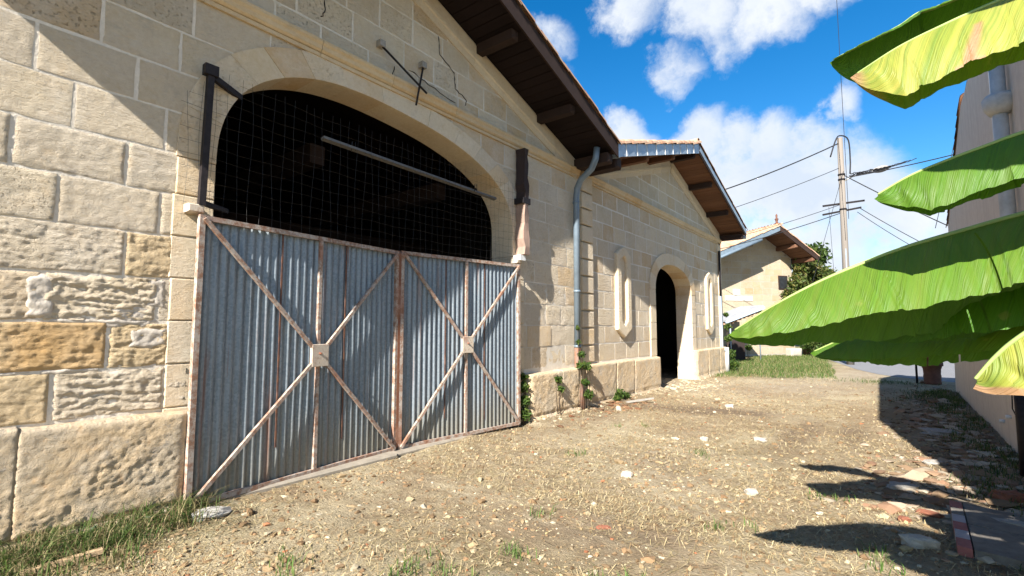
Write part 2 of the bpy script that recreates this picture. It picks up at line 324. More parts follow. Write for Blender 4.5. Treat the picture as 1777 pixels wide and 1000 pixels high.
# ------------------------------------------------------------------ geometry helpers
ORG = {}
def thing(name, label, cat, loc=(0, 0, 0), group=None):
    o = bpy.data.objects.new(name, None); COL.objects.link(o); o.empty_display_size = .2
    o.location = loc; ORG[o.name] = np.array(loc, float)
    o['label'] = label; o['category'] = cat
    if group: o['group'] = group
    return o
def tag(o, label, cat, group=None):
    o['label'] = label; o['category'] = cat
    if group: o['group'] = group
    return o
def kind(o, k): o['kind'] = k; return o
def mobj(name, V, F, mat, parent=None, smooth=False, col=None, base=None, attrs=None, uv=None):
    V = np.asarray(V, float)
    org = (np.array(base, float) if base is not None else (V.min(0) + V.max(0)) / 2)
    if parent is None and base is None: org[2] = V[:, 2].min()
    me = bpy.data.meshes.new(name)
    me.from_pydata((V - org).tolist(), [], [list(map(int, f)) for f in F] if not isinstance(F, np.ndarray) else F.tolist())
    mats = mat if isinstance(mat, (list, tuple)) else [mat]
    for mm in mats: me.materials.append(mm)
    if smooth: me.polygons.foreach_set('use_smooth', np.ones(len(me.polygons), bool))
    if col is not None:
        c = np.ones((len(V), 4), np.float32); c[:, :3] = col
        a = me.color_attributes.new('Col' if not isinstance(smooth, str) else smooth, 'FLOAT_COLOR', 'POINT'); a.data.foreach_set('color', c.ravel())
    if attrs:
        for k, arr in attrs.items():
            arr = np.asarray(arr, np.float32)
            if arr.ndim == 1:
                a = me.attributes.new(k, 'FLOAT', 'POINT'); a.data.foreach_set('value', arr)
            else:
                c = np.ones((len(V), 4), np.float32); c[:, :3] = arr
                a = me.color_attributes.new(k, 'FLOAT_COLOR', 'POINT'); a.data.foreach_set('color', c.ravel())
    if uv is not None:
        l = me.uv_layers.new(name='UVMap'); idx = np.zeros(len(me.loops), np.int32); me.loops.foreach_get('vertex_index', idx)
        l.data.foreach_set('uv', np.asarray(uv, np.float32)[idx].ravel())
    me.update()
    o = bpy.data.objects.new(name, me); COL.objects.link(o)
    if parent is not None:
        o.parent = parent; o.location = org - ORG[parent.name]
    else: o.location = org
    ORG[o.name] = org
    return o
def cat(parts):
    """join (V,F) pairs"""
    Vs, Fs, k = [], [], 0
    for V, F in parts:
        V = np.asarray(V, float); Vs.append(V); Fs += [[i + k for i in f] for f in F]; k += len(V)
    return np.concatenate(Vs), Fs
class Frame:
    """u along a wall, z up, n outwards from the wall face"""
    def __init__(s, o, d, n): s.o = np.array([o[0], o[1], 0.]); s.d = np.array([d[0], d[1], 0.]); s.n = np.array([n[0], n[1], 0.])
    def __call__(s, P):
        P = np.asarray(P, float).reshape(-1, 3)
        return s.o + P[:, :1] * s.d + P[:, 2:3] * s.n + P[:, 1:2] * np.array([0, 0, 1.])
WALL = Frame((-4.6, 0), (0, 1), (1, 0))
BOXF = [[0, 1, 2, 3], [7, 6, 5, 4], [0, 4, 5, 1], [1, 5, 6, 2], [2, 6, 7, 3], [3, 7, 4, 0]]
def boxuv(u0, u1, z0, z1, n0, n1):
    return np.array([[u0, z0, n1], [u1, z0, n1], [u1, z1, n1], [u0, z1, n1], [u0, z0, n0], [u1, z0, n0], [u1, z1, n0], [u0, z1, n0]], float), BOXF
def bevbox(u0, u1, z0, z1, n0, n1, b=.006):
    """box with its front edges chamfered"""
    V = [[u0, z0, n0], [u1, z0, n0], [u1, z1, n0], [u0, z1, n0], [u0, z0, n1 - b], [u1, z0, n1 - b], [u1, z1, n1 - b], [u0, z1, n1 - b],
         [u0 + b, z0 + b, n1], [u1 - b, z0 + b, n1], [u1 - b, z1 - b, n1], [u0 + b, z1 - b, n1]]
    F = [[3, 2, 1, 0], [8, 9, 10, 11]]
    for i in range(4):
        j = (i + 1) % 4; F += [[i, j, 4 + j, 4 + i], [4 + i, 4 + j, 8 + j, 8 + i]]
    return np.array(V, float), F
def beam(p, q, w, h, up=(0, 0, 1)):
    p = np.array(p, float); q = np.array(q, float); t = q - p; t /= np.linalg.norm(t)
    up = np.array(up, float); a = np.cross(t, up); a /= np.linalg.norm(a); b = np.cross(a, t)
    V = [c + sa * a * w / 2 + sb * b * h / 2 for c in (p, q) for sa, sb in ((-1, -1), (1, -1), (1, 1), (-1, 1))]
    return np.array(V), [[3, 2, 1, 0], [4, 5, 6, 7]] + [[i, (i + 1) % 4, 4 + (i + 1) % 4, 4 + i] for i in range(4)]
def tube(pts, r, seg=8, cap=True):
    pts = np.array(pts, float); n = len(pts); r = np.broadcast_to(np.asarray(r, float), (n,))
    V, F = [], []; prev = None
    for i in range(n):
        t = pts[min(i + 1, n - 1)] - pts[max(i - 1, 0)]; t = t / (np.linalg.norm(t) + 1e-12)
        if prev is None:
            a = np.cross(t, [0, 0, 1.]) if abs(t[2]) < .95 else np.cross(t, [1., 0, 0])
        else: a = prev - t * np.dot(prev, t)
        a /= np.linalg.norm(a) + 1e-12; prev = a; b = np.cross(t, a)
        for k in range(seg):
            th = 2 * math.pi * k / seg; V.append(pts[i] + r[i] * (math.cos(th) * a + math.sin(th) * b))
    for i in range(n - 1):
        for k in range(seg):
            k2 = (k + 1) % seg; F.append([i * seg + k, i * seg + k2, (i + 1) * seg + k2, (i + 1) * seg + k])
    if cap: F.append(list(range(seg))[::-1]); F.append([(n - 1) * seg + k for k in range(seg)])
    return np.array(V), F
def lathe(prof, c, seg=20):
    V, F = [], []
    for r, z in prof:
        for k in range(seg):
            th = 2 * math.pi * k / seg; V.append([c[0] + r * math.cos(th), c[1] + r * math.sin(th), c[2] + z])
    for i in range(len(prof) - 1):
        for k in range(seg):
            k2 = (k + 1) % seg; F.append([i * seg + k, i * seg + k2, (i + 1) * seg + k2, (i + 1) * seg + k])
    F.append(list(range(seg))[::-1]); F.append([(len(prof) - 1) * seg + k for k in range(seg)])
    return np.array(V), F
def hsh(ix, iy, seed):
    h = (ix.astype(np.int64) * 374761393 + iy.astype(np.int64) * 668265263 + seed * 1442695041) & 0x7fffffff
    h = ((h ^ (h >> 13)) * 1274126177) & 0x7fffffff
    return ((h ^ (h >> 16)) & 0xffff) / 65535.0
def vn(x, y, seed=0):
    x = np.asarray(x, float); y = np.asarray(y, float)
    ix = np.floor(x); iy = np.floor(y); fx = x - ix; fy = y - iy; fx = fx * fx * (3 - 2 * fx); fy = fy * fy * (3 - 2 * fy)
    a = hsh(ix, iy, seed); b = hsh(ix + 1, iy, seed); c = hsh(ix, iy + 1, seed); d = hsh(ix + 1, iy + 1, seed)
    return (a + (b - a) * fx) * (1 - fy) + (c + (d - c) * fx) * fy
def fbm(x, y, seed=0, oct=4, g=.55):
    s = 0; a = 1; t = 0
    for k in range(oct):
        s = s + a * vn(x * 2 ** k, y * 2 ** k, seed + k * 17); t += a; a *= g
    return s / t - .5

# ------------------------------------------------------------------ arches
class Arch:
    def __init__(s, yc, a, zs, b, t, tilt=0., n=2.3): s.yc, s.a, s.zs, s.b, s.t, s.tilt, s.n = yc, a, zs, b, t, tilt, n
    def pt(s, th, e):          # th 0..pi from right springing to left, e = 0 intrados .. 1 extrados
        a = s.a + s.t * e; b = s.b + s.t * e * .85
        c, sn = math.cos(th), math.sin(th)
        u = a * math.copysign(abs(c) ** (2 / s.n), c); z = s.zs + b * abs(sn) ** (2 / s.n) + s.tilt * u * abs(sn)
        return np.array([s.yc + u, z])
    def inside(s, y, z, e):
        a = s.a + s.t * e; b = s.b + s.t * e * .85
        u = y - s.yc; zz = z - s.zs - s.tilt * u * np.clip((z - s.zs) / b, 0, 1)
        g = (np.abs(u) / a) ** s.n + (np.maximum(zz, 0) / b) ** s.n
        return g
    def push(s, y, z, e):
        g = s.inside(y, z, e); m = g < 1
        k = np.where(m, np.maximum(g, 1e-4) ** (-1 / s.n), 1.0)
        u = y - s.yc; up = z > s.zs
        y2 = s.yc + u * k; z2 = np.where(up, s.zs + (z - s.zs) * k, z)
        return y2, z2

def stone_mesh(fr, u0, u1, z0, z1, n0, res, amp, seed, depth=.06, lay=0., rnd=.012, arch=None, top=None, jit=.006, big=0., fine=1.):
    r = np.random.default_rng(seed)
    nu = max(3, int(round((u1 - u0) / res)) + 1); nv = max(3, int(round((z1 - z0) / res)) + 1)
    U, Z = np.meshgrid(np.linspace(u0, u1, nu), np.linspace(z0, z1, nv))
    e = np.minimum.reduce([U - u0, u1 - U, Z - z0, z1 - Z])
    wob = jit * 2
    sx = 1 - np.abs((U - (u0 + u1) / 2) / ((u1 - u0) / 2)) ; 
    U = U + wob * fbm(Z * 9, Z * 0 + seed * .37, 3, 3) * np.where(np.abs(U - u0) < 1e-6, 1, np.where(np.abs(U - u1) < 1e-6, -1, .3))
    Z = Z + wob * fbm(U * 6, U * 0 + seed * .53, 5, 3) * np.where(e < 1e-6, 1.4, .5)
    d = amp * (1.2 * fbm(U * 7 + seed, Z * 9, 11, 4) + 1.1 * fbm(U * 24, Z * 30 + seed, 12, 3))
    if lay:
        q = fbm(U * 1.9 + seed * 3.1, Z * 15 + U * 1.8 + seed, 13, 5, .62)
        q2 = np.abs(fbm(U * 5.5 + seed, Z * 26 + U * 3, 15, 3))
        d = d + lay * (1.9 * np.minimum(np.abs(q), .15) + .9 * np.minimum(q2, .12) + .35 * fbm(U * 24, Z * 44 + seed, 14, 2) - .20)
    if big: d = d + big * (fbm(U * 3.2 + seed, Z * 3.6, 23, 4))
    d = d - rnd * np.exp(-(e / max(.008, rnd)) ** 2)
    d = d + r.uniform(-.3, .3) * amp
    if arch is not None:
        g = arch.inside(U, Z, .5)
        if (g < 1).mean() > .9: return None
        U, Z = arch.push(U, Z, .5)
    if top is not None:
        zt = top(U)
        if (Z > zt - .01).mean() > .92: return None
        Z = np.minimum(Z, zt - .004)
    P = np.stack([U, Z, n0 + d], -1).reshape(-1, 3)
    idx = np.arange(nu * nv).reshape(nv, nu)
    F = np.stack([idx[:-1, :-1], idx[:-1, 1:], idx[1:, 1:], idx[1:, :-1]], -1).reshape(-1, 4).tolist()
    ring = list(idx[0, :]) + list(idx[1:, -1]) + list(idx[-1, -2::-1]) + list(idx[-2:0:-1, 0])
    base = len(P); B = P[ring].copy(); Bt = B.copy(); B[:, 2] = n0 - depth; m = len(ring)
    P = np.concatenate([P, B, Bt])
    for i in range(m):
        j = (i + 1) % m; F.append([base + m + i, base + i, base + j, base + m + j])
    return fr(P), F

def wall_shell(name, fr, parent, mat, u0, u1, top, n_front, n_back, openings, zb=0.0):
    """front and back sheets of a gable wall with arched openings, with its end faces"""
    us = sorted(set([u0, u1] + list(np.linspace(u0, u1, 40)) + [x for a in openings for x in
                ([a.pt(th, .12)[0] for th in np.linspace(0, math.pi, 33)])]))
    V, F = [], []
    def zbot(u):
        for a in openings:
            if abs(u - a.yc) < a.a + a.t * .12 - 1e-6:
                aa = a.a + a.t * .12; bb = a.b + a.t * .1
                k = max(0, 1 - (abs(u - a.yc) / aa) ** a.n) ** (1 / a.n)
                return a.zs + bb * k + a.tilt * (u - a.yc) * k
        return zb
    for n in (n_front, n_back):
        for i in range(len(us) - 1):
            a, b = us[i], us[i + 1]
            if b - a < 1e-5: continue
            e = 1e-5
            za, zb2 = zbot(a + e), zbot(b - e)
            k = len(V); V += [[a, za, n], [b, zb2, n], [b, top(b), n], [a, top(a), n]]; F.append([k, k + 1, k + 2, k + 3])
    for i in range(len(us) - 1):
        a, b = us[i], us[i + 1]
        k = len(V); V += [[a, top(a), n_front], [b, top(b), n_front], [b, top(b), n_back], [a, top(a), n_back]]; F.append([k, k + 1, k + 2, k + 3])
    for u in (u0, u1):
        k = len(V); V += [[u, zb, n_front], [u, top(u), n_front], [u, top(u), n_back], [u, zb, n_back]]; F.append([k, k + 1, k + 2, k + 3])
    return mobj(name, fr(V), F, mat, parent)

def voussoirs(fr, parent, a, n0, n1, count, mat, seed, z_jamb0=.8, course=.345):
    r = np.random.default_rng(seed)
    ths = np.linspace(0, math.pi, count + 1)
    def block(inn, out_, nm='voussoir'):
        ring = list(inn) + list(out_[::-1]); ring = np.array(ring); c = ring.mean(0)
        b = .003
        d = ring - c; L = np.linalg.norm(d, axis=1, keepdims=True)
        gap = ring - d / L * .0012; inset = ring - d / L * (b + .001); m = len(ring)
        pr = n1 + r.uniform(-.004, .004)
        V = [[*p, n0] for p in gap] + [[*p, pr - b] for p in gap] + [[*p, pr] for p in inset] + [[*c, pr]]
        F = []
        for i in range(m):
            j = (i + 1) % m; F += [[i, j, m + j, m + i], [m + i, m + j, 2 * m + j, 2 * m + i], [2 * m + i, 2 * m + j, 3 * m]]
        return mobj(nm, fr(np.array(V)), F, mat, parent)
    for i in range(count):
        tt = np.linspace(ths[i], ths[i + 1], 7)
        # evenly parametrised segments read as radial joints
        block([a.pt(t, 0) for t in tt], [a.pt(t, 1) for t in tt])
    for sgn in (-1, 1):
        z = z_jamb0
        while z < a.zs - .02:
            z1 = min(a.zs, z + course) if a.zs - z - course > .12 else a.zs
            ya, yb = a.yc + sgn * a.a, a.yc + sgn * (a.a + a.t * r.uniform(.97, 1.03))
            y0, y1 = min(ya, yb), max(ya, yb)
            V, F = bevbox(y0, y1, z + .003, z1 - .003, n0, n1 + r.uniform(-.003, .003), .009)
            mobj('jamb_stone', fr(V), F, mat, parent)
            z = z1

def gable_top(ya, za, sl, sr):
    return lambda y: za - np.where(np.asarray(y) < ya, (ya - np.asarray(y)) * sl, (np.asarray(y) - ya) * sr)

def courses(fr, parent, zs, u0, u1, joints, mat, seed, n0, res, amp, gap, arch=None, top=None, wmin=.42, wmax=.85, style=None, limit=None):
    r = np.random.default_rng(seed); k = 0
    for i in range(len(zs) - 1):
        za, zb = zs[i], zs[i + 1]
        js = list(joints.get(i, [u0]))
        while js[-1] < u1 - wmin * .6:
            w = r.uniform(wmin, wmax); nx = js[-1] + w
            js.append(nx if u1 - nx > wmin * .7 else u1)
        for a, b in zip(js[:-1], js[1:]):
            mt = mat
            st = style(i, a, b, r) if style else {}
            g = gap * r.uniform(.7, 1.5)
            kw = dict(amp=amp, lay=0., rnd=.010, big=0.); kw.update(st); mt = kw.pop('mat', mat)
            rs = res(a, za) if callable(res) else res
            q = stone_mesh(fr, a + g / 2, b - g / 2, za + g / 2 * .8, zb - g / 2 * .8, n0 + kw.pop('off', 0), rs, kw['amp'], seed * 1000 + k, lay=kw['lay'], rnd=kw['rnd'], big=kw['big'], arch=arch, top=top)
            k += 1
            if q is None: continue
            mobj('stone', q[0], q[1], mt, parent, smooth=True)

def canal_tile(p, t, up, side, L=.44, r0=.095, r1=.080, seg=6, th=.014):
    """half round tile: p = lower end centre, t = up-slope direction"""
    V, F = [], []
    for (rr, off) in ((1.0, 0), (1 - th / r0, 0)):
        for d, r in ((0, r0 * rr), (L, r1 * rr)):
            for k in range(seg + 1):
                a = math.pi * k / seg; V.append(p + t * d + side * math.cos(a) * r + up * math.sin(a) * r)
    n = seg + 1
    for k in range(seg):
        F.append([k, k + 1, n + k + 1, n + k]); F.append([2 * n + k + 1, 2 * n + k, 3 * n + k, 3 * n + k + 1])
        F.append([k + 1, k, 2 * n + k, 2 * n + k + 1])
    return np.array(V), F

def gable_roof(fr, parent, ya, za, sl, sr, ul, ur, o, back, smat, fmat, fascia_h=.2, board=.13, tile_cols=6, soff_ul=None, verge_parts=True, fl_mat=None):
    """roof over a gable wall: soffit boards and fascia at the verge, deck, canal tiles. z given on the soffit underside"""
    top = gable_top(ya, za, sl, sr)
    for sgn, end in ((-1, ul), (1, ur)):
        S = sl if sgn < 0 else sr
        n = int(abs(end - ya) / board)
        for i in range(n):
            a = ya + sgn * (i + .03) * board; b = ya + sgn * (i + .95) * board
            jz = random.uniform(-.004, .004)
            V = []
            for u in (a, b):
                for z in (0.0, .022):
                    for nn in (-.02, o - .03): V.append([u, float(top(u)) + z + jz, nn])
            F = [[0, 1, 5, 4], [2, 6, 7, 3], [0, 2, 3, 1], [4, 5, 7, 6], [0, 4, 6, 2], [1, 3, 7, 5]]
            mobj('soffit_board', fr(np.array(V)), F, smat, parent)
        # fascia
        f0, f1 = -.05, fascia_h - .05
        V = []
        for u in (ya, end):
            z = float(top(u))
            for zz in (f0, f1):
                for nn in (o - .028, o): V.append([u, z + zz, nn])
        fm = fl_mat if (sgn < 0 and fl_mat is not None) else fmat
        mobj('fascia_board', fr(np.array(V)), [[0, 1, 5, 4], [2, 6, 7, 3], [0, 2, 3, 1], [4, 5, 7, 6], [0, 4, 6, 2], [1, 3, 7, 5]], fm, parent)
        # deck
        V = []
        for u in (ya, end):
            z = float(top(u))
            for zz in (.03, .075):
                for nn in (-back, o - .032): V.append([u, z + zz, nn])
        mobj('roof_deck', fr(np.array(V)), [[0, 1, 5, 4], [2, 6, 7, 3], [0, 2, 3, 1], [4, 5, 7, 6], [0, 4, 6, 2], [1, 3, 7, 5]], M['woodD'], parent)
        # tiles
        t = fr.d * (-sgn) * 1.0 + np.array([0, 0, S]); t /= np.linalg.norm(t)
        side = fr.n; upv = np.cross(side, t); upv = upv if upv[2] > 0 else -upv
        Lr = abs(end - ya) * math.hypot(1, S); ex = .32; cnt = int(Lr / ex) + 1
        st = []; 
        for c in range(tile_cols):
            nn = o - .05 - c * .215
            for k in range(cnt):
                s0 = k * ex - .06
                if s0 > Lr - .12: continue
                u = end - sgn * s0 / math.hypot(1, S)
                p = fr([[u, float(top(u)) + fascia_h - .062 + .012 * (k % 2), nn]])[0] + upv * random.uniform(0, .012) + fr.n * random.uniform(-.01, .012)
                q = canal_tile(p + upv * .0, t + upv * .055, upv, side)
                if c == 0 and verge_parts: mobj('verge_tile', q[0], q[1], M['tile'], parent, smooth=False)
                else: st.append(q)
        if st:
            V, F = cat(st); kind(mobj('roof_tiles', V, F, M['tile'], parent), 'stuff')
        # under-tiles (channel sheet)
        V = []
        for u in (ya, end):
            z = float(top(u))
            for zz in (fascia_h - .075, fascia_h - .056):
                for nn in (-back, o - .01): V.append([u, z + zz, nn])
        mobj('tile_bed', fr(np.array(V)), [[0, 1, 5, 4], [2, 6, 7, 3], [0, 2, 3, 1], [4, 5, 7, 6], [0, 4, 6, 2], [1, 3, 7, 5]], M['tile'], parent)
    # ridge
    rt = []
    nn = o - .02; k = 0
    while nn > -back + .5:
        p = fr([[ya, za + fascia_h - .02, nn - .42]])[0]
        rt.append(canal_tile(p, fr.n, np.array([0, 0, 1.]), fr.d, .44, .12, .135)); nn -= .36; k += 1
        if k > tile_cols: break
    V, F = cat(rt); mobj('ridge_tiles', V, F, M['tile'], parent)

def purlin(fr, parent, u, z, o, mat, w=.13, h=.14, n0=-.02):
    V, F = bevbox(u - w / 2, u + w / 2, z - h, z, n0, o, .03)
    return mobj('purlin', fr(V), F, mat, parent)

# ================================================================== SETTING
def ground_h(x, y):
    a = np.clip((17.0 - y) / 3, 0, 1) * np.clip((30 - np.abs(x)) / 10, 0, 1)
    h = .06 * fbm(x * .9, y * .9, 1, 3) + .040 * fbm(x * 3.5, y * 3.5, 2, 3) + .024 * fbm(x * 11, y * 11, 4, 3)
    # a low bank of soil against the walls
    h = h + .04 * np.exp(-((x + 4.5) / .35) ** 2) * (y > 6.2) * (y < 11.6) + .05 * np.exp(-((x - 1.0) / .4) ** 2) * (y > 2)
    h = h + .025 * np.exp(-(((x + 4.3) / .5) ** 2 + ((y - 1.2) / .6) ** 2))
    return h * a
def axis(segs):
    out = []
    for a, b, n in segs: out += list(np.linspace(a, b, n, endpoint=False))
    return np.array(out + [segs[-1][1]])
gx = axis([(-400, -60, 8), (-60, -12, 12), (-12, -4.8, 18), (-4.8, 1.4, 180), (1.4, 8, 22), (8, 60, 12), (60, 400, 8)])
gy = axis([(-400, -40, 8), (-40, -2, 14), (-2, .3, 12), (.3, 6, 190), (6, 12, 110), (12, 22, 90), (22, 60, 30), (60, 600, 12)])
X, Y = np.meshgrid(gx, gy); Z = ground_h(X, Y)
def blob(cx, cy, rx, ry, rot=0.):
    c, s_ = math.cos(rot), math.sin(rot); dx, dy = X - cx, Y - cy
    return np.exp(-(((dx * c + dy * s_) / rx) ** 2 + ((-dx * s_ + dy * c) / ry) ** 2))
nz = fbm(X * 1.3, Y * 1.3, 31, 4)
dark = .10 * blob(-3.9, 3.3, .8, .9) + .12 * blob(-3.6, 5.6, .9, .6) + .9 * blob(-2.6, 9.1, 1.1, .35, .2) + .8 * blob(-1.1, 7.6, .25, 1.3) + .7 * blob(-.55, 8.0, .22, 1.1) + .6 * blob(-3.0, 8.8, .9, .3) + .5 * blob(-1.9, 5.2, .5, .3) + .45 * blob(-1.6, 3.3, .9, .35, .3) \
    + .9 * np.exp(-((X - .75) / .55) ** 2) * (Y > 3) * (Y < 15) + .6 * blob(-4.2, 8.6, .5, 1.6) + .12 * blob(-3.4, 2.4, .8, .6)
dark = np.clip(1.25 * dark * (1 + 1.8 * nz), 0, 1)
grass = .9 * blob(-4.25, 1.1, .45, .8) + 1.0 * np.clip((X + 5.2) / .6, 0, 1) * np.clip((-1.6 - X) / .8, 0, 1) * np.clip((Y - 15.2 - .3 * (X + 4)) / 1.2, 0, 1) + .35 * blob(-1.8, 2.3, 1.2, .5) + .7 * blob(.75, 6.0, .35, 1.6) + .6 * blob(.8, 13.5, .7, 1.8) + .5 * blob(-.4, 16.8, .9, .6) \
    + .3 * blob(-1.3, 6.3, .6, .5) + 1.0 * (Y > 27) + 1.0 * (X < -9)
grass = np.clip(grass * (1 + 1.3 * nz), 0, 1)
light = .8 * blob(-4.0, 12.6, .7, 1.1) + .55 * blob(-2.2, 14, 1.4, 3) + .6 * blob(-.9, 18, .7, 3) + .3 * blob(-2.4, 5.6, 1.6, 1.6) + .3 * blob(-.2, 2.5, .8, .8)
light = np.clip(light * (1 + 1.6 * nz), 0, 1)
idx = np.arange(X.size).reshape(X.shape)
F = np.stack([idx[:-1, :-1], idx[:-1, 1:], idx[1:, 1:], idx[1:, :-1]], -1).reshape(-1, 4)
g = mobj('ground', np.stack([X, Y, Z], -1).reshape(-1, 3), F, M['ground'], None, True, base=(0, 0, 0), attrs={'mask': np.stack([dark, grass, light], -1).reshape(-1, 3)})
kind(g, 'structure')
# asphalt road across the end of the lane
road = [(-2.4, 26.5), (-1.15, 21.2), (-.5, 19.4), (.1, 18.5), (1.2, 17.7), (6, 16.4), (40, 12), (40, 24), (8, 25.5), (4, 29), (1, 60), (-3.5, 60)]
rd = mobj('road', [[x, y, .006] for x, y in road], [list(range(len(road)))], M['asphalt'], None, base=(0, 20, .006)); kind(rd, 'structure')
# concrete sill under the gate
q = [bevbox(1.66, 3.74, -.03, .035, -.42, .09, .02), bevbox(3.75, 5.2, -.03, .028, -.42, .05, .02)]
V, F = cat(q); kind(mobj('threshold', WALL(V), F, M['sill'], None), 'structure')

# ================================================================== NEAR STONE BARN (with the corrugated gate)
COURSE = .346; Z0 = 1.486          # a bed joint 1.486 m up, courses of 34.6 cm
zrows = [Z0 + COURSE * k for k in range(-2, 14)]
barn = thing('stone_barn', 'pale limestone barn with wide low arch above a corrugated gate', 'barn', (-4.6, 3.85, 0))
A1 = Arch(3.85, 2.10, 2.85, 1.18, .30, -.078, 2.5)
top1 = gable_top(3.85, 5.95, .335, .335)
wall_shell('wall', WALL, barn, M['mortar'], -.35, 8.0, top1, -.0035, -.40, [A1])
def res1(a, z): return .010 if (.2 < a < 2 and z < 2.1) else (.016 if a < 2 else .045)
def style1(i, a, b, r):
    if a < 1.4 and b > .5 and i < 5:            # the worn blocks nearest the camera, each as it weathered
        k = (i, round(a, 2))
        S = {(0, .30): dict(amp=.007, lay=.010, rnd=.008, mat=M['ochre']), (0, .79): dict(amp=.009, lay=.034, rnd=.008), (1, .40): dict(amp=.010, lay=.014, rnd=.008, mat=M['ochre']),
             (1, 1.08): dict(amp=.010, lay=.024, rnd=.010, mat=M['ochre']), (2, .22): dict(amp=.010, lay=.012, rnd=.008), (2, .71): dict(amp=.008, lay=.042, rnd=.008), (3, .45): dict(amp=.006, lay=.016, rnd=.004),
             (3, 1.15): dict(amp=.010, lay=.012, rnd=.006, mat=M['ochre']), (4, .10): dict(amp=.006, lay=.004, rnd=.004), (4, .75): dict(amp=.006, lay=.004, rnd=.004)}
        if k in S: return dict(off=.005, **S[k])
    if b < 1.95 and i < 3:
        return dict(amp=.010, lay=(.040 if r.random() < .7 else .016), rnd=.010, off=.006)
    if b < 1.95 and i < 6: return dict(amp=.006, lay=.008, rnd=.005, off=.003)
    if a > 5.9 and i < 4: return dict(amp=.008, lay=.008, rnd=.003, off=r.uniform(-.002, .006))
    return dict(amp=.0035, rnd=.0015, off=.0)
def px_u(l): return l
J = {0: [-.35, .30, .79, 1.46], 1: [-.35, .40, 1.08, 1.48], 2: [-.35, .22, .71, 1.38], 3: [-.35, .45, 1.15, 1.48], 4: [-.35, .10, .75, 1.36],
     5: [-.35, .50, 1.13, 1.5], 6: [-.35, .20, .80, 1.37], 7: [-.35, .58, 1.16]}
courses(WALL, barn, zrows, -.35, 7.97, J, M['stone'], 3, .0, res1, .005, .020, arch=A1, top=top1, style=style1, wmin=.42, wmax=.76)
voussoirs(WALL, barn, A1, -.40, .012, 15, M['stone2'], 5, z_jamb0=.12)
for k, (a, b, z0, z1) in enumerate(((1.02, 1.36, 1.42, 1.62), (1.20, 1.46, 1.28, 1.44), (.74, 1.40, 1.455, 1.515), (.40, 1.06, 1.11, 1.165), (1.30, 1.44, 1.60, 1.84), (.62, .78, 1.50, 1.80))):
    q = stone_mesh(WALL, a, b, z0, z1, .006, .012, .016, 900 + k, depth=.03, rnd=.016, jit=.03, big=.012); mobj('mortar_patch', q[0], q[1], M['patch'], barn, smooth=True)
# eroded plinth blocks
def plinth(fr, parent, u0, u1, ztop, out, blocks, seed, res, ymin=-.15):
    r = np.random.default_rng(seed); e = [u0]
    while e[-1] < u1 - .5: e.append(min(u1, e[-1] + r.uniform(*blocks)))
    e[-1] = u1
    for k in range(len(e) - 1):
        a, b = e[k] + .001, e[k + 1] - .001
        nu = max(4, int((b - a) / res)); zt = ztop + r.uniform(-.01, .01); H = zt - ymin; nv = max(5, int(H / res))
        U = np.linspace(a, b, nu)[None, :].repeat(nv + 4, 0); 
        zz = np.concatenate([np.linspace(ymin, zt - .05, nv), [zt - .022, zt - .006, zt, zt]]); Zg = zz[:, None].repeat(nu, 1)
        N = np.full_like(U, out); N[-3] -= .015; N[-2] -= .05; N[-1] = -.05
        edge = np.minimum(U - a, b - U)
        endr = (k == 0, k == len(e) - 2)
        pm = np.clip(.75 + 2.2 * fbm(U * 2.2 + 3.3 * seed, Zg * 2.6, 77, 3), .45, 1)
        bumpy = .028 * fbm(U * 2.0 + seed, Zg * 2.4, seed, 3) + pm * (.030 * np.minimum(np.abs(fbm(U * 6 + seed, Zg * 9, seed + 2, 4, .7)), .16) - .003 + .018 * fbm(U * 24, Zg * 30 + seed, seed + 1, 3, .8)) + np.where(Zg < .07, .03, -.03 * np.exp(-((Zg - .085) / .014) ** 2))
        N[:-1] += bumpy[:-1]; N[:-1] -= (.004 * np.exp(-(edge / .010) ** 2))[:-1]
        Zg[-3:] += .02 * fbm(U * 5, U * 0 + seed, 9, 3)[-3:]
        d = np.minimum(U - u0, u1 - U); rr = np.where(d < .1, np.sqrt(np.clip(1 - (1 - d / .1) ** 2, 0, 1)), 1)
        N[:-1] = N[:-1] * (.35 + .65 * rr[:-1])
        P = np.stack([U, Zg, N], -1).reshape(-1, 3); idx = np.arange(len(P)).reshape(U.shape)
        F = np.stack([idx[:-1, :-1], idx[:-1, 1:], idx[1:, 1:], idx[1:, :-1]], -1).reshape(-1, 4).tolist()
        for c in (0, -1):
            col = idx[:, c]; B = P[col].copy(); B[:, 2] = -.08; k0 = len(P); P = np.concatenate([P, B])
            for i in range(len(col) - 1): F.append([col[i], col[i + 1], k0 + i + 1, k0 + i] if c == 0 else [col[i + 1], col[i], k0 + i, k0 + i + 1])
        mobj('plinth_block', fr(P), F, M['plinth'], parent, smooth=True)
plinth(WALL, barn, -.35, 1.63, .79, .115, (.75, 1.05), 21, .013)
plinth(WALL, barn, 6.22, 7.93, .74, .16, (.8, 1.1), 22, .025)
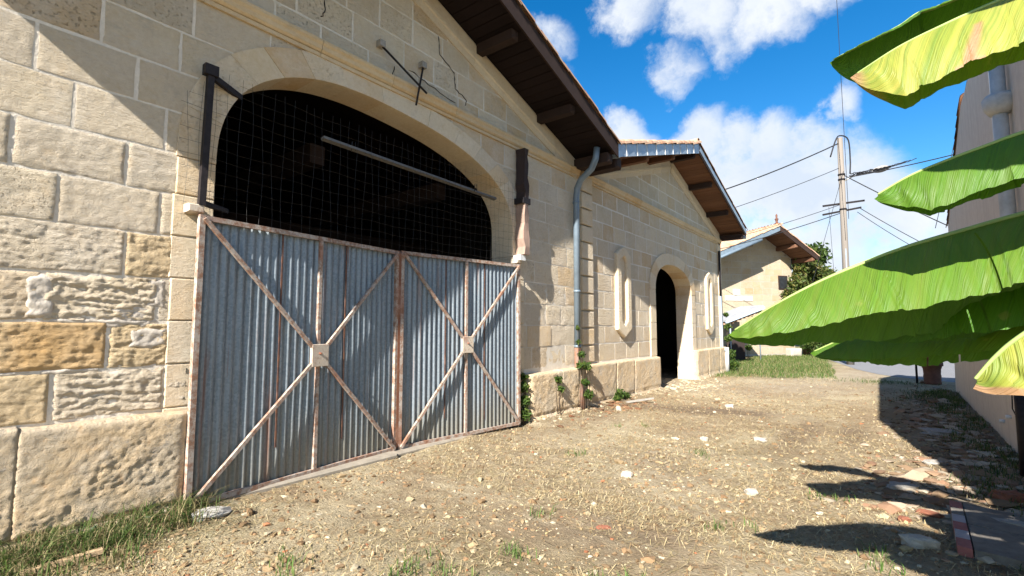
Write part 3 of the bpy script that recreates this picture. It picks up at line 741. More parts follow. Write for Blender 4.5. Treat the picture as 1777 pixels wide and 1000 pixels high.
# string course and rake mouldings
def moulding(fr, parent, u0, u1, prof, zf, mat, name='string_course', seg=1.05):
    """prof: list of (dz, n) front profile; zf(u) base height"""
    u = u0
    while u < u1 - .05:
        v = min(u1, u + seg * random.uniform(.85, 1.15)); a, b = u + .003, v - .003; m = len(prof)
        V = [[a, float(zf(a)) + dz, n] for dz, n in prof] + [[b, float(zf(b)) + dz, n] for dz, n in prof]
        F = [[i, m + i, m + i + 1, i + 1] for i in range(m - 1)] + [list(range(m)), list(range(2 * m - 1, m - 1, -1)), [m - 1, 2 * m - 1, m, 0]]
        mobj(name, fr(V), F, mat, parent); u = v
SC = [(-.05, -.02), (-.05, .028), (-.012, .028), (-.004, .012), (.0, .03), (.02, .052), (.06, .056), (.085, .075), (.115, .075), (.135, -.02)]
moulding(WALL, barn, -.35, 7.98, SC, lambda u: 4.29, M['moulding'])
RK = [(-.10, -.02), (-.10, .018), (.0, .03), (.012, .045), (.06, .045), (.07, .03), (.24, .026), (.26, -.02)]
moulding(WALL, barn, 3.87, 7.9, RK, lambda u: 5.66 - .335 * (u - 3.85), M['stone2'], 'rake_moulding', 1.2)
moulding(WALL, barn, -.3, 3.83, RK, lambda u: 5.66 - .335 * (3.85 - u), M['stone2'], 'rake_moulding', 1.2)
# roof
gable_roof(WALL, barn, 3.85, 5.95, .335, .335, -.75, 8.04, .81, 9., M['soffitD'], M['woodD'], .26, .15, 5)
for u in (-.55, .8, 2.3, 3.85, 5.15, 6.66):
    purlin(WALL, barn, u, float(top1(u)) - .004, .70, M['woodD'])
V, F = bevbox(7.80, 7.98, 4.38, 4.555, -.02, .73, .03); mobj('eave_beam', WALL(V), F, M['woodD'], barn)
V, F = bevbox(7.2, 8.03, 4.50, 4.515, .02, .70, .003)
# zinc downpipe with rusty foot
pp = [(-4.02, 7.66, 4.62), (-4.05, 7.66, 4.42), (-4.14, 7.67, 4.26), (-4.38, 7.71, 4.12), (-4.47, 7.73, 3.98), (-4.50, 7.74, 3.8), (-4.505, 7.74, 1.12)]
dp = mobj('downpipe', *tube(pp, .057, 14), M['bluezinc'], barn, True)
mobj('downpipe_shoe', *tube([(-4.505, 7.74, 1.13), (-4.505, 7.74, .55), (-4.44, 7.74, .30), (-4.42, 7.74, .02)], [.058, .058, .056, .055], 12), M['castiron'], barn, True)
for z in (3.72, 2.1, 1.12): mobj('pipe_collar', *tube([(-4.503, 7.74, z - .02), (-4.503, 7.74, z + .02)], .064, 14), M['bluezinc'], dp, True)
# interior
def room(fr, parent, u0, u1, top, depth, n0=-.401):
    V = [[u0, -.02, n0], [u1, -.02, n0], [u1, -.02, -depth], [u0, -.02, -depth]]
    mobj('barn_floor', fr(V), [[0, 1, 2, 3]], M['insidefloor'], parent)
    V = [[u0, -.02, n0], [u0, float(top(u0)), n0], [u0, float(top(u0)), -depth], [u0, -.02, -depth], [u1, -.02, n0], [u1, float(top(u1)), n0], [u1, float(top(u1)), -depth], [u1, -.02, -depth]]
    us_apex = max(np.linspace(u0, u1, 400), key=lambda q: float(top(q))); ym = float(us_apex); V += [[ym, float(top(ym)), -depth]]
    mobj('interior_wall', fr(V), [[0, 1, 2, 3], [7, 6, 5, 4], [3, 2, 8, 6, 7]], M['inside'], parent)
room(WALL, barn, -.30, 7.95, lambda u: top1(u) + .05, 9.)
for u in (1.2, 3.4, 5.6):
    V, F = boxuv(u - .1, u + .1, 3.55, 3.8, -8.8, -1.2); mobj('tie_beam', WALL(V), F, M['woodD'], barn)
V, F = boxuv(-.2, 7.8, 3.1, 3.35, -4.2, -4.0); mobj('tie_beam', WALL(V), F, M['woodD'], barn)

# ================================================================== SECOND STONE BARN
cellar = thing('stone_cellar', 'second pale stone building with round arched doorway and two slot niches', 'barn', (-4.6, 12.9, 0))
A2 = Arch(12.95, 1.33, 2.38, .70, .34, -.03)
top2 = gable_top(12.9, 6.02, .30, .30)
wall_shell('wall', WALL, cellar, M['mortar2'], 8.02, 17.5, top2, -.004, -.42, [A2])
zrows2 = [Z0 + COURSE * k for k in range(-2, 14)]
courses(WALL, cellar, zrows2, 8.42, 17.12, {i: [8.42, 8.42 + .3 + .25 * (i % 2)] for i in range(14)}, M['stone3'], 9, .0, .10, .004, .030, arch=A2, top=lambda u: top2(u) - .02, wmin=.48, wmax=.72,
        style=lambda i, a, b, r: dict(amp=.003, rnd=.0008, off=r.uniform(-.002, .003)))
voussoirs(WALL, cellar, A2, -.42, .034, 9, M['stone2'], 15, z_jamb0=-.02, course=.4)
# rusticated quoin strip with recessed bed joints
for k in range(14):
    z = .80 + k * COURSE * .93
    if z > 4.1: break
    V, F = bevbox(8.03, 8.44, z + .016, z + COURSE * .93 - .016, -.02, .058, .010); mobj('quoin_stone', WALL(V), F, M['stone2'], cellar)
# flat pilaster at the far corner
for k in range(10):
    z = .83 + k * COURSE
    if z > 4.1: break
    V, F = bevbox(17.14, 17.49, z + .005, z + COURSE - .005, -.02, .028, .006); mobj('pilaster_stone', WALL(V), F, M['stone2'], cellar)
plinth(WALL, cellar, 8.03, 11.62, .77, .15, (.85, 1.2), 31, .045)
plinth(WALL, cellar, 14.30, 17.5, .82, .14, (1.0, 1.4), 32, .06)
moulding(WALL, cellar, 8.06, 17.48, SC, lambda u: 4.29, M['moulding'])
moulding(WALL, cellar, 12.92, 17.4, RK, lambda u: 5.73 - .30 * (u - 12.9), M['stone2'], 'rake_moulding', 1.3)
moulding(WALL, cellar, 8.3, 12.88, RK, lambda u: 5.73 - .30 * (12.9 - u), M['stone2'], 'rake_moulding', 1.3)
def niche(u, name='niche_frame'):
    def ring(w, z0, z1, p): return [(u - w, z0 + p), (u, z0), (u + w, z0 + p), (u + w, z1 - p), (u + w * .5, z1 - p * .35), (u, z1), (u - w * .5, z1 - p * .35), (u - w, z1 - p)]
    o_ = ring(.335, 1.24, 3.18, .17); i_ = ring(.14, 1.50, 2.98, .12); m = len(o_)
    V, F = [], []
    c = .025
    lay = [(o_, -.02), (o_, .055), (ring(.335 - c, 1.24 + c, 3.18 - c, .17), .075), (ring(.14 + c, 1.50 - c, 2.98 + c, .12), .075), (i_, .055), (i_, -.0)]
    for rg, n in lay: V += [[a, b, n] for a, b in rg]
    for k in range(len(lay) - 1):
        for i in range(m):
            j = (i + 1) % m; F.append([k * m + i, k * m + j, (k + 1) * m + j, (k + 1) * m + i])
    mobj(name, WALL(V), F, M['stone2'], cellar)
    V = [[a, b, .012] for a, b in ring(.17, 1.48, 3.0, .12)]
    mobj('niche_back', WALL(V), [list(range(m))], M['stone2'], cellar)
niche(9.80); niche(15.98)
gable_roof(WALL, cellar, 12.9, 6.02, .30, .30, 8.10, 17.78, .78, 9., M['soffit'], M['woodD'], .24, .125, 14, fl_mat=M['zinc'])
# zinc cover strip on the right fascia
V = []
for u in (12.92, 17.80):
    z = float(top2(u))
    for zz in (.02, .16):
        for nn in (.782, .792): V.append([u, z + zz, nn])
mobj('verge_flashing', WALL(V), [[0, 1, 5, 4], [2, 6, 7, 3], [0, 2, 3, 1], [4, 5, 7, 6], [0, 4, 6, 2], [1, 3, 7, 5]], M['zinc'], cellar)
for k in range(9):
    u = 8.45 + k * .5; z = float(top2(u))
    V, F = beam(WALL([[u, z - .045, .784]])[0], WALL([[u - .03, z + .185, .784]])[0], .006, .014, (1, 0, 0)); mobj('zinc_seam', V, F, M['white'], cellar)
for u in (9.75, 11.35, 12.9, 14.36, 16.02): purlin(WALL, cellar, u, float(top2(u)) - .004, .67, M['woodD'] if u > 12 else M['soffit'])
V, F = bevbox(17.45, 17.66, 4.40, 4.56, -.02, .72, .03); mobj('eave_beam', WALL(V), F, M['woodD'], cellar)
V, F = bevbox(8.12, 8.34, 4.36, 4.58, -.02, .73, .03); mobj('eave_beam', WALL(V), F, M['woodD'], cellar)
# end of the zinc valley box between the two roofs
V, F = bevbox(8.06, 8.14, 4.52, 4.80, .2, .795, .006); mobj('zinc_box_end', WALL(V), F, M['zinc'], cellar)
gut = mobj('gutter', *tube([(-13, 17.86, 4.50), (-3.85, 17.86, 4.50)], .065, 10), M['zinc'], cellar, True)
p2 = [(-4.50, 17.30, 3.6), (-4.50, 17.30, 2.1)]
mobj('black_pipe', *tube([(-4.53, 17.12, 4.0), (-4.53, 17.12, 2.5)], .035, 8), M['iron'], cellar, True)
mobj('downpipe', *tube([(-4.53, 17.12, 2.5), (-4.53, 17.12, .78), (-4.43, 17.12, .70)], .03, 8), M['zinc'], cellar, True)
mobj('downpipe_shoe', *tube([(-4.42, 17.2, .82), (-4.42, 17.2, .02)], .07, 10), M['greypipe'], cellar, True)
room(WALL, cellar, 8.06, 17.45, lambda u: top2(u) + .05, 9., -.421)

# ================================================================== CORRUGATED GATE
gate = thing('corrugated_gate', 'double gate of rusty corrugated steel sheets with X braced frames', 'gate', (-4.62, 3.78, 0))
def gate_leaf(A, B, zb, zA, zB, mid_frac, plate_z, seed, rustbands):
    A = np.array(A, float); B = np.array(B, float); L = float(np.linalg.norm(B - A)); d = (B - A) / L; n = np.array([d[1], -d[0]])
    fr = Frame(A, d, n); r = np.random.default_rng(seed)
    zt = lambda u: zA + (zB - zA) * u / L
    leaf = bpy.data.objects.new('gate_leaf', None); COL.objects.link(leaf); leaf.parent = gate
    org = np.array([*((A + B) / 2), zb]); leaf.location = org - ORG[gate.name]; ORG[leaf.name] = org
    # three overlapping sheets, each its own mesh
    pitch = .076; S = [0.02, L * .36, L * .69, L - .02]
    for k in range(3):
        u0, u1 = S[k] - (.05 if k else 0), S[k + 1]
        us = np.arange(u0, u1, pitch / 10); us = np.append(us, u1)
        zl = np.linspace(0, 1, 9); V = []
        for f in zl:
            for u in us:
                z = zb + .035 + (zt(u) - .03 - zb - .035) * f
                nn = .0115 * math.sin(2 * math.pi * u / pitch) - .012 + k * .0016 + .016 * float(fbm(np.array([u * 2.2]), np.array([z * 1.8]), seed)[0])
                V.append([u, z, nn])
        m = len(us); F = [[j * m + i, j * m + i + 1, (j + 1) * m + i + 1, (j + 1) * m + i] for j in range(len(zl) - 1) for i in range(m - 1)]
        mobj('corrugated_sheet', fr(V), F, M['galv'], leaf, True)
        if k:   # rusted lap edge
            V, F = boxuv(u0 - .006, u0 + .010, zb + .04 + r.uniform(0, .3), zt(u0) - .035, -.003, .004); mobj('rusty_lap', fr(V), F, M['laprust'], leaf)
    t = .042
    def bar(u0, z0, u1, z1, nm, w=t, th=.03, nn=.018, mat=M['frame']):
        p = fr([[u0, z0, nn]])[0]; q = fr([[u1, z1, nn]])[0]
        V, F = beam(p, q, w, th, (fr.n[0], fr.n[1], 0)); return mobj(nm, V, F, mat, leaf)
    bar(.02, zb, .02, zt(.02), 'frame_post', .044, .045); bar(L - .02, zb, L - .02, zt(L - .02), 'frame_post', .045, .04)
    bar(.045, zt(.045) - .021, L - .045, zt(L - .045) - .021, 'top_rail'); bar(.045, zb + .024, L - .045, zb + .024, 'bottom_rail')
    um = L * mid_frac
    bar(um, zb + .045, um, plate_z - .10, 'middle_post', .036, .028); bar(um, plate_z + .10, um, zt(um) - .042, 'middle_post', .036, .028)
    for (u, z) in ((.03, zt(.03) - .03), (L - .03, zt(L - .03) - .03), (.03, zb + .03), (L - .03, zb + .03)):
        du, dz = um - u, plate_z - z; k = 1 - .10 / math.hypot(du, dz)
        bar(u, z, u + du * k, z + dz * k, 'brace', .032, .03, .048)
    V, F = bevbox(um - .095, um + .095, plate_z - .11, plate_z + .11, .030, .042 + .024, .004); pl = mobj('centre_plate', fr(V), F, M['plate'], leaf)
    V, F = lathe([(.012, 0), (.012, .012), (.007, .016), (.007, .03)], (0, 0, 0), 8)
    V = fr(np.stack([um - .01 + V[:, 0], plate_z + .02 + V[:, 1], .066 + V[:, 2]], -1)); mobj('bolt', V, F, M['rust'], leaf)
    return fr, L
gate_leaf((-4.50, 1.60), (-4.70, 3.83), .02, 2.37, 2.36, .52, 1.17, 41, 0)
gate_leaf((-4.70, 3.87), (-4.49, 5.97), .02, 2.37, 2.40, .50, 1.22, 42, 0)
# slide bar and hinge eyes
V, F = beam((-4.675, 3.845, .06), (-4.675, 3.845, 2.34), .035, .03, (1, 0, 0)); mobj('meeting_bar', V, F, M['rust'], gate)
for (x, y, z) in ((-4.52, 1.58, 2.42), (-4.52, 5.99, 2.46)):
    V, F = bevbox(y - .06, y + .06, z - .035, z + .035, -.02, .12, .01); mobj('hinge_block', WALL(V), F, M['plate'], gate)

# wire mesh over the arch
def wires():
    parts = []; r = np.random.default_rng(5)
    for i in range(44):
        y = 1.50 + i * .102
        zt = min(3.66, float(A1.zs + 1.32 * max(0, 1 - abs((y - 3.85) / 2.5) ** 2.3) ** .435)) if 1.6 < y < 6.2 else 3.4
        zz = np.linspace(2.30, zt, 9); pts = [(-4.535 + .012 * math.sin(3 * z + i) - .03 * (1 - abs(y - 3.8) / 2.3), y + .012 * math.sin(5 * z + i * 2.1), z) for z in zz]
        parts.append(tube(pts, .0012, 4, False))
    for j in range(13):
        z = 2.36 + j * .105; half = 2.4 if z < 3.3 else 2.4 * max(.25, 1 - ((z - 3.3) / .75) ** 2)
        yy = np.linspace(max(1.45, 3.85 - half), min(6.05, 3.85 + half), 30)
        pts = [(-4.535 + .012 * math.sin(3 * z + y) - .03 * (1 - abs(y - 3.8) / 2.3), y, z - .05 * math.sin(math.pi * (y - 1.4) / 4.7) + .008 * math.sin(y * 9 + j)) for y in yy]
        parts.append(tube(pts, .0012, 4, False))
    return cat(parts)
V, F = wires(); tag(mobj('wire_mesh', V, F, M['wire'], None), 'sagging square wire mesh stretched across the arch above the gate', 'wire mesh')
# long slim strip hanging on two hooks behind the mesh
strip = thing('hanging_strip', 'long narrow grey lath hung aslant behind the wire mesh', 'strip', (-4.75, 4.1, 3.3))
V, F = beam((-4.62, 2.76, 3.41), (-4.66, 5.62, 3.37), .03, .055, (1, 0, .25)); mobj('lath', V, F, M['greylath'], strip)
for y in (3.12, 5.12): mobj('hook', *tube([(-4.61, y - .02, 3.36), (-4.60, y - .02, 3.47), (-4.60, y + .02, 3.48), (-4.61, y + .03, 3.38)], .005, 6), M['wire'], strip, True)
# iron hinge post at the left of the arch
ip = thing('iron_hinge_post', 'dark iron bar with short arm at the left edge of the arch', 'iron bar', (-4.52, 1.64, 2.45))
V, F = beam((-4.50, 1.62, 2.45), (-4.50, 1.64, 3.60), .05, .05, (1, 0, 0)); mobj('upright', V, F, M['iron'], ip)
V, F = beam((-4.50, 1.64, 3.58), (-4.60, 1.93, 3.52), .04, .05); mobj('arm', V, F, M['iron'], ip)
V, F = beam((-4.50, 1.60, 2.48), (-4.60, 1.86, 2.46), .035, .04); mobj('arm', V, F, M['iron'], ip)
V, F = boxuv(1.585, 1.69, 3.57, 3.66, .07, .14); mobj('end_block', WALL(V), F, M['iron'], ip)
# wooden post at the right of the arch: dark upper half, bleached lower half
wp = thing('hinge_plank', 'upright weathered plank beside the right end of the arch', 'plank', (-4.5, 6.08, 2.5))
def plank(z0, z1, w0, w1, mat, nm):
    zz = np.linspace(z0, z1, 8); V, F = [], []
    for k, z in enumerate(zz):
        w = w0 + (w1 - w0) * k / 7 + .012 * math.sin(k * 2.3 + z0); c = 6.08 + .01 * math.sin(k * 1.7)
        V += [[c - w, z, .02], [c + w, z, .02], [c + w, z, .19 + .01 * math.sin(k)], [c - w, z, .19 + .01 * math.cos(k)]]
    for k in range(7):
        for i in range(4): j = (i + 1) % 4; F.append([4 * k + i, 4 * k + j, 4 * k + 4 + j, 4 * k + 4 + i])
    F += [[3, 2, 1, 0], [28, 29, 30, 31]]
    mobj(nm, WALL(V), F, mat, wp)
plank(2.56, 3.42, .066, .052, M['plank'], 'lower_plank'); plank(3.425, 4.22, .050, .046, M['darkplank'], 'upper_plank')
V, F = boxuv(5.99, 6.17, 3.35, 3.44, .015, .20); mobj('iron_strap', WALL(V), F, M['iron'], wp)
V, F = boxuv(5.96, 6.09, 2.47, 2.55, .02, .16); mobj('foot_block', WALL(V), F, M['white'], wp)
# two iron tie rods crossing on the wall
for (a, b, lab) in (((-4.55, 3.42, 4.70), (-4.43, 4.02, 4.32), 'longer iron rod slanting down to the right above the arch'),
                    ((-4.55, 4.06, 4.72), (-4.44, 3.86, 4.12), 'shorter iron rod slanting down to the left above the arch')):
    t = thing('iron_rod', lab, 'iron rod', a, 'crossed iron rods on the barn wall')
    mobj('rod', *tube([a, (np.array(a) + np.array(b)) / 2, b], .013, 8), M['iron'], t, True)
    V, F = beam((-4.61, a[1], a[2] + .02), (-4.52, a[1], a[2] + .02), .075, .075); mobj('socket', V, F, M['slate'], t)
# cracks in the upper wall: thin dark grooves
def crack(pts, r0=.005):
    P = []
    for (u, z), (u2, z2) in zip(pts[:-1], pts[1:]):
        for f in np.linspace(0, 1, 5, endpoint=False): P.append([u + (u2 - u) * f + random.uniform(-.012, .012), z + (z2 - z) * f + random.uniform(-.012, .012), .004])
    rr = r0 * np.array([.4 + abs(math.sin(i * 1.7)) for i in range(len(P))])
    V, F = tube(WALL(P), rr, 5); kind(mobj('wall_crack', V, F, M['iron'], barn), 'stuff')
crack([(2.72, 4.98), (2.72, 4.75), (2.66, 4.66)]); crack([(4.36, 5.3), (4.38, 5.05), (4.66, 4.92), (4.68, 4.7), (4.9, 4.62), (4.88, 4.5)]); crack([(3.62, 4.28), (3.62, 4.44), (3.66, 4.58)]); crack([(3.86, 4.62), (4.3, 4.55), (4.8, 4.47)], .004)

# ================================================================== FAR HOUSE with gable
house = thing('stone_house', 'small stone house with tiled gable roof beyond the barns', 'house', (-5.66, 28.5, 0))
HF = Frame((-5.66, 28.5), (.6, .8), (.8, -.6))
top3 = gable_top(.3, 6.42, .40, .62)
wall_shell('wall', HF, house, M['mortarh'], -4.2, 2.25, top3, -.006, -.4, [])
r3 = [.1 + .345 * k for k in range(19)]
class Win: pass
courses(HF, house, r3, -4.1, 2.22, {i: [-4.1, -3.8 + .25 * (i % 2)] for i in range(19)}, M['house'], 61, .0, .3, .002, .02, top=lambda u: top3(u) - .02, wmin=.5, wmax=.85, style=lambda i, a, b, r: dict(amp=.002, rnd=.0005))
gable_roof(HF, house, .3, 6.42, .40, .62, -4.9, 2.65, 1.35, 6., M['soffit'], M['woodD'], .24, .2, 16, fl_mat=M['bluezinc'], verge_parts=False)
for u in (1.35, 2.4, -1.4): purlin(HF, house, u, float(top3(u)) - .01, 1.28, M['soffit'], .18, .2)
mobj('gutter', *tube(HF([[-.9, float(top3(-.9)) - .1, 1.4], [-4.8, float(top3(-4.8)) - .1, 1.4]]), .07, 8), M['bluezinc'], house, True)
win = mobj('window', *((lambda q: (HF(q[0]), q[1]))(boxuv(1.33, 1.92, 3.5, 4.25, -.02, .03))), M['woodD'], house)
V, F = boxuv(1.39, 1.86, 3.56, 4.19, .02, .036); mobj('pane', HF(V), F, M['winglass'], win)
for (a, b, z0, z1) in ((-2.05, -.36, 2.86, 3.12), (-1.55, -1.13, 3.14, 3.46)):
    V, F = bevbox(a, b, z0, z1, -.02, .03, .01); mobj('pale_lintel', HF(V), F, M['palestone'], house)
fin = HF([[.3, 6.68, 1.15]])[0]
mobj('finial', *lathe([(.09, 0), (.09, .12), (.05, .16), (.07, .28), (.10, .33), (.04, .38), (.05, .52), (.01, .60)], fin, 10), M['terracotta'], house, True)
room(HF, house, -4.15, 2.2, lambda u: top3(u) + .05, 6., -.41)

# lean-to canopy beside the far corner
lt = thing('lean_to', 'small lean-to with pale sheet roof and thin post past the second barn', 'lean-to', (-5.4, 22.5, 0))
LF = Frame((-6.05, 23.3), (.6, .8), (.8, -.6))
V = []
for u, z in ((-.15, 1.72), (1.9, 2.39)):
    for zz in (0, .10):
        for nn in (-1.2, .3): V.append([u, z + zz, nn])
mobj('roof_sheet', LF(V), [[0, 1, 5, 4], [2, 6, 7, 3], [0, 2, 3, 1], [4, 5, 7, 6], [0, 4, 6, 2], [1, 3, 7, 5]], M['tin'], lt)
V = []
for u, z in ((-.18, 1.64), (1.92, 2.32)):
    for zz in (0, .09):
        for nn in (.31, .34): V.append([u, z + zz, nn])
mobj('edge_trim', LF(V), [[0, 1, 5, 4], [2, 6, 7, 3], [0, 2, 3, 1], [4, 5, 7, 6], [0, 4, 6, 2], [1, 3, 7, 5]], M['blueedge'], lt)
tl = []
for c in range(9):
    u = -.05 + c * .22; p = LF([[u, 1.60 + .33 * u, .26]])[0]; tl.append(canal_tile(p - LF.n * .4, LF.n, np.array([0, 0, 1.]), LF.d, .44, .09, .085))
V, F = cat(tl); mobj('tile_row', V, F, M['tile'], lt)
for (u, nn) in ((.15, .2), (1.7, .2)):
    p = LF([[u, 0, nn]])[0]; mobj('post', *tube([p, p + [0, 0, 1.66 + .33 * u]], .03, 8), M['zinc'], lt, True)
V, F = bevbox(.3, 1.0, 0, .95, -.3, .1, .03); mobj('dark_bin', LF(V), F, M['darkplank'], lt)
V, F = bevbox(-.4, 1.8, 0, 1.75, -1.3, -1.15, .02); mobj('back_wall', LF(V), F, M['sill'], lt)

# ================================================================== RIGHT HOUSE (rendered wall)
rh = thing('rendered_house', 'house wall of stained beige render along the right of the lane', 'house', (1.0, 10, 0))
RF = Frame((1.0, 0), (0, 1), (-1, 0))
prof = [(3.3, 0), (15.1, 0), (15.1, .25), (14.15, 3.62), (10.55, 5.02), (9.0, 5.02), (3.3, 4.55)]
nV = len(prof)
V = [[u, z - (.2 if z == 0 else 0), 0] for u, z in prof] + [[u, z - (.2 if z == 0 else 0), -5] for u, z in prof]
mobj('render_wall', RF(V), [list(range(nV)), list(range(2 * nV - 1, nV - 1, -1))] + [[i, (i + 1) % nV, nV + (i + 1) % nV, nV + i] for i in range(nV)], M['render'], rh)
# verge tiles on its sloping edge
(ua, za), (ub, zb_) = (14.2, 3.62), (10.5, 5.05)
n = 13
for k in range(n):
    f = k / n; p = RF([[ua + (ub - ua) * f, za + (zb_ - za) * f + .0, -.08]])[0]
    t = np.array([0, ub - ua, zb_ - za]); t /= np.linalg.norm(t); up = np.array([0, -t[2], t[1]]); up = up if up[2] > 0 else -up
    q = canal_tile(p, t + up * .05, up, np.array([1., 0, 0]), .40, .12, .10); mobj('verge_tile', q[0], q[1], M['tile'], rh)
rp = mobj('downpipe', *tube([(.92, 6.72, 4.4), (.92, 6.72, .95)], .06, 14), M['greypipe'], rh, True)
mobj('pipe_hopper', *lathe([(.08, 0), (.12, .06), (.13, .16), (.10, .2)], (.92, 6.72, 3.55), 14), M['greypipe'], rh, True)
mobj('cast_pipe', *tube([(.92, 6.72, .98), (.92, 6.72, -.02)], .065, 14), M['iron'], rh, True)
mobj('loose_wire', *tube([(.95, 6.93, 1.0), (.90, 7.15, .8), (.90, 7.2, .62), (.94, 7.0, .45), (.92, 6.86, .42)], .006, 5), M['cable'], rh, True)
for (y, z) in ((8.6, .30), (8.1, .42)):
    V, F = tube([(1.0, y, z), (.95, y, z)], .02, 8); mobj('vent_stub', V, F, M['white'], rh, True)

# ================================================================== BANANA PLANT
ban = thing('banana_plant', 'banana plant with broad drooping green and yellow leaves from the right', 'banana plant', (1.75, 1.85, 0))
mobj('pseudostem', *tube([(1.75, 1.85, -.05), (1.76, 1.86, .8), (1.74, 1.84, 1.6), (1.72, 1.84, 2.2)], [.15, .13, .10, .06], 14), M['pstem'], ban, True)
mobj('pseudostem', *tube([(1.95, 1.15, -.05), (1.93, 1.14, .8), (1.88, 1.15, 1.5)], [.12, .10, .05], 14), M['pstem'], ban, True)
def catmull(P, n):
    P = np.array(P, float); Q = np.vstack([2 * P[0] - P[1], P, 2 * P[-1] - P[-2]]); out = []
    m = len(P) - 1
    for t in np.linspace(0, m, n):
        i = min(int(t), m - 1); f = t - i; p0, p1, p2, p3 = Q[i:i + 4]
        out.append(.5 * ((2 * p1) + (-p0 + p2) * f + (2 * p0 - 5 * p1 + 4 * p2 - p3) * f * f + (-p0 + 3 * p1 - 3 * p2 + p3) * f ** 3))
    return np.array(out)
def banana_leaf(mid, blade_len, Wn, Wf, an, af, seed, age=0., tears=(), dead=None, label=None, tipround=.16, ripple=1.0, tearside=(1,)):
    """mid: midrib points from tip to stem; an / af = (start, end) droop angles of the near and far half"""
    P = catmull(mid, 260); seg = np.linalg.norm(np.diff(P, axis=0), axis=1); s = np.concatenate([[0], np.cumsum(seg)])
    m = s <= blade_len; n = int(m.sum()); B = P[:n]; sb = s[:n]
    leaf = mobj('banana_leaf', *tube(P, np.interp(s, [0, blade_len, s[-1]], [.003, .016, .03]), 7), M['midrib'], ban, True)
    if label: leaf['label'] = label
    K = 15
    for side, W, (a0, a1) in ((-1, Wn, an), (1, Wf, af)):
        V, UV, ag, de = [], [], [], []
        for i in range(n):
            t = P[min(i + 1, len(P) - 1)] - P[max(i - 1, 0)]; t /= np.linalg.norm(t)
            hs = np.cross(t, [0, 0, 1.]); hs /= np.linalg.norm(hs); hs = hs * (1 if hs[1] * side > 0 else -1); up = np.cross(hs, t); up = up if up[2] > 0 else -up
            f = sb[i] / blade_len
            w = W * min(1, (f / tipround) ** .55 if f > 0 else 0) * (1 - .55 * max(0, (f - .6) / .4) ** 2)
            w = max(w, .004) * (1 + .07 * float(vn(np.array([sb[i] * 14]), np.array([seed + side]), 3)[0] - .5) - .02 * float(vn(np.array([sb[i] * 70]), np.array([seed + side * 3]), 4)[0]) - (.035 if float(vn(np.array([sb[i] * 30]), np.array([seed * 2 + side]), 9)[0]) > .88 else 0))
            wob = float(fbm(np.array([sb[i] * 3.2]), np.array([seed * 1.7 + side]), 7, 3)[0])
            segid = sum(1 for q in tears if sb[i] > q) if side in tearside else 0
            off = (hash((seed, segid, side)) % 1000 / 1000 - .5) * (.35 if segid else .0)
            p = B[i].copy(); dv = w / K
            for k in range(K + 1):
                v = k / K
                V.append(p.copy()); UV.append([sb[i], v * W / .25]); 
                a = math.radians(a0 + (a1 - a0) * v ** .8) + ripple * wob * .75 * v + off * v
                # lateral pleats
                pl = (.0016 * math.sin(sb[i] * 118 + seed + 3 * math.sin(sb[i] * 17)) * (.3 + 1.4 * float(vn(np.array([sb[i] * 5]), np.array([seed * 1.3]), 6)[0])) + .0005 * math.sin(sb[i] * 301 + seed)) * min(1, v * 2)
                V[-1] = V[-1] + up * pl + hs * pl * .5 - t * (.10 * W * v * v)
                ag.append(age if side < 0 else age * .12); de.append(dead(sb[i], v, side) if dead else 0.)
                p = p + (hs * math.cos(a) - up * math.sin(a)) * dv
        F = []
        Kn = K + 1
        tearset = {}
        if side in tearside:
            for q in tears:
                i = int(np.searchsorted(sb, q)); tearset[i] = 1
        for i in range(n - 1):
            for k in range(K):
                if i in tearset and k > (K * .12): continue
                q = [i * Kn + k, i * Kn + k + 1, (i + 1) * Kn + k + 1, (i + 1) * Kn + k]
                F.append(q if side < 0 else q[::-1])
        mobj('leaf_half', V, F, M['banana'], leaf, True, attrs={'age': np.array(ag), 'dead': np.array(de)}, uv=UV)
    return leaf
ST = (1.72, 1.85)
def frayed(s, v, side): return float(np.clip((.022 - s) / .015 + (v - .97) * .5, 0, 1))
# A: the big green leaf at eye level
banana_leaf([(-.453, 1.88, 1.432), (-.334, 1.90, 1.513), (-.198, 1.93, 1.591), (-.07, 1.96, 1.65), (.049, 1.98, 1.695), (.186, 2.0, 1.734), (.306, 2.0, 1.764), (.60, 2.0, 1.83), (1.0, 1.98, 1.86), (1.4, 1.92, 1.80), (1.72, 1.85, 1.55)],
            1.75, .26, .30, (30, 62), (55, 86), 3, .20, tears=(.72,), tipround=.30, ripple=.55, label='large bright green leaf at eye level pointing left', tearside=(-1,))
# B: green leaf above it
banana_leaf([(-.022, 1.72, 1.815), (.052, 1.72, 1.855), (.137, 1.72, 1.884), (.215, 1.72, 1.906), (.275, 1.72, 1.922), (.56, 1.74, 1.99), (1.0, 1.78, 2.03), (1.42, 1.82, 1.98), (1.72, 1.85, 1.75)],
            1.45, .135, .125, (42, 80), (62, 90), 5, .12, tears=(), tipround=.06, ripple=.5, label='green leaf in the middle of the stack of leaves')
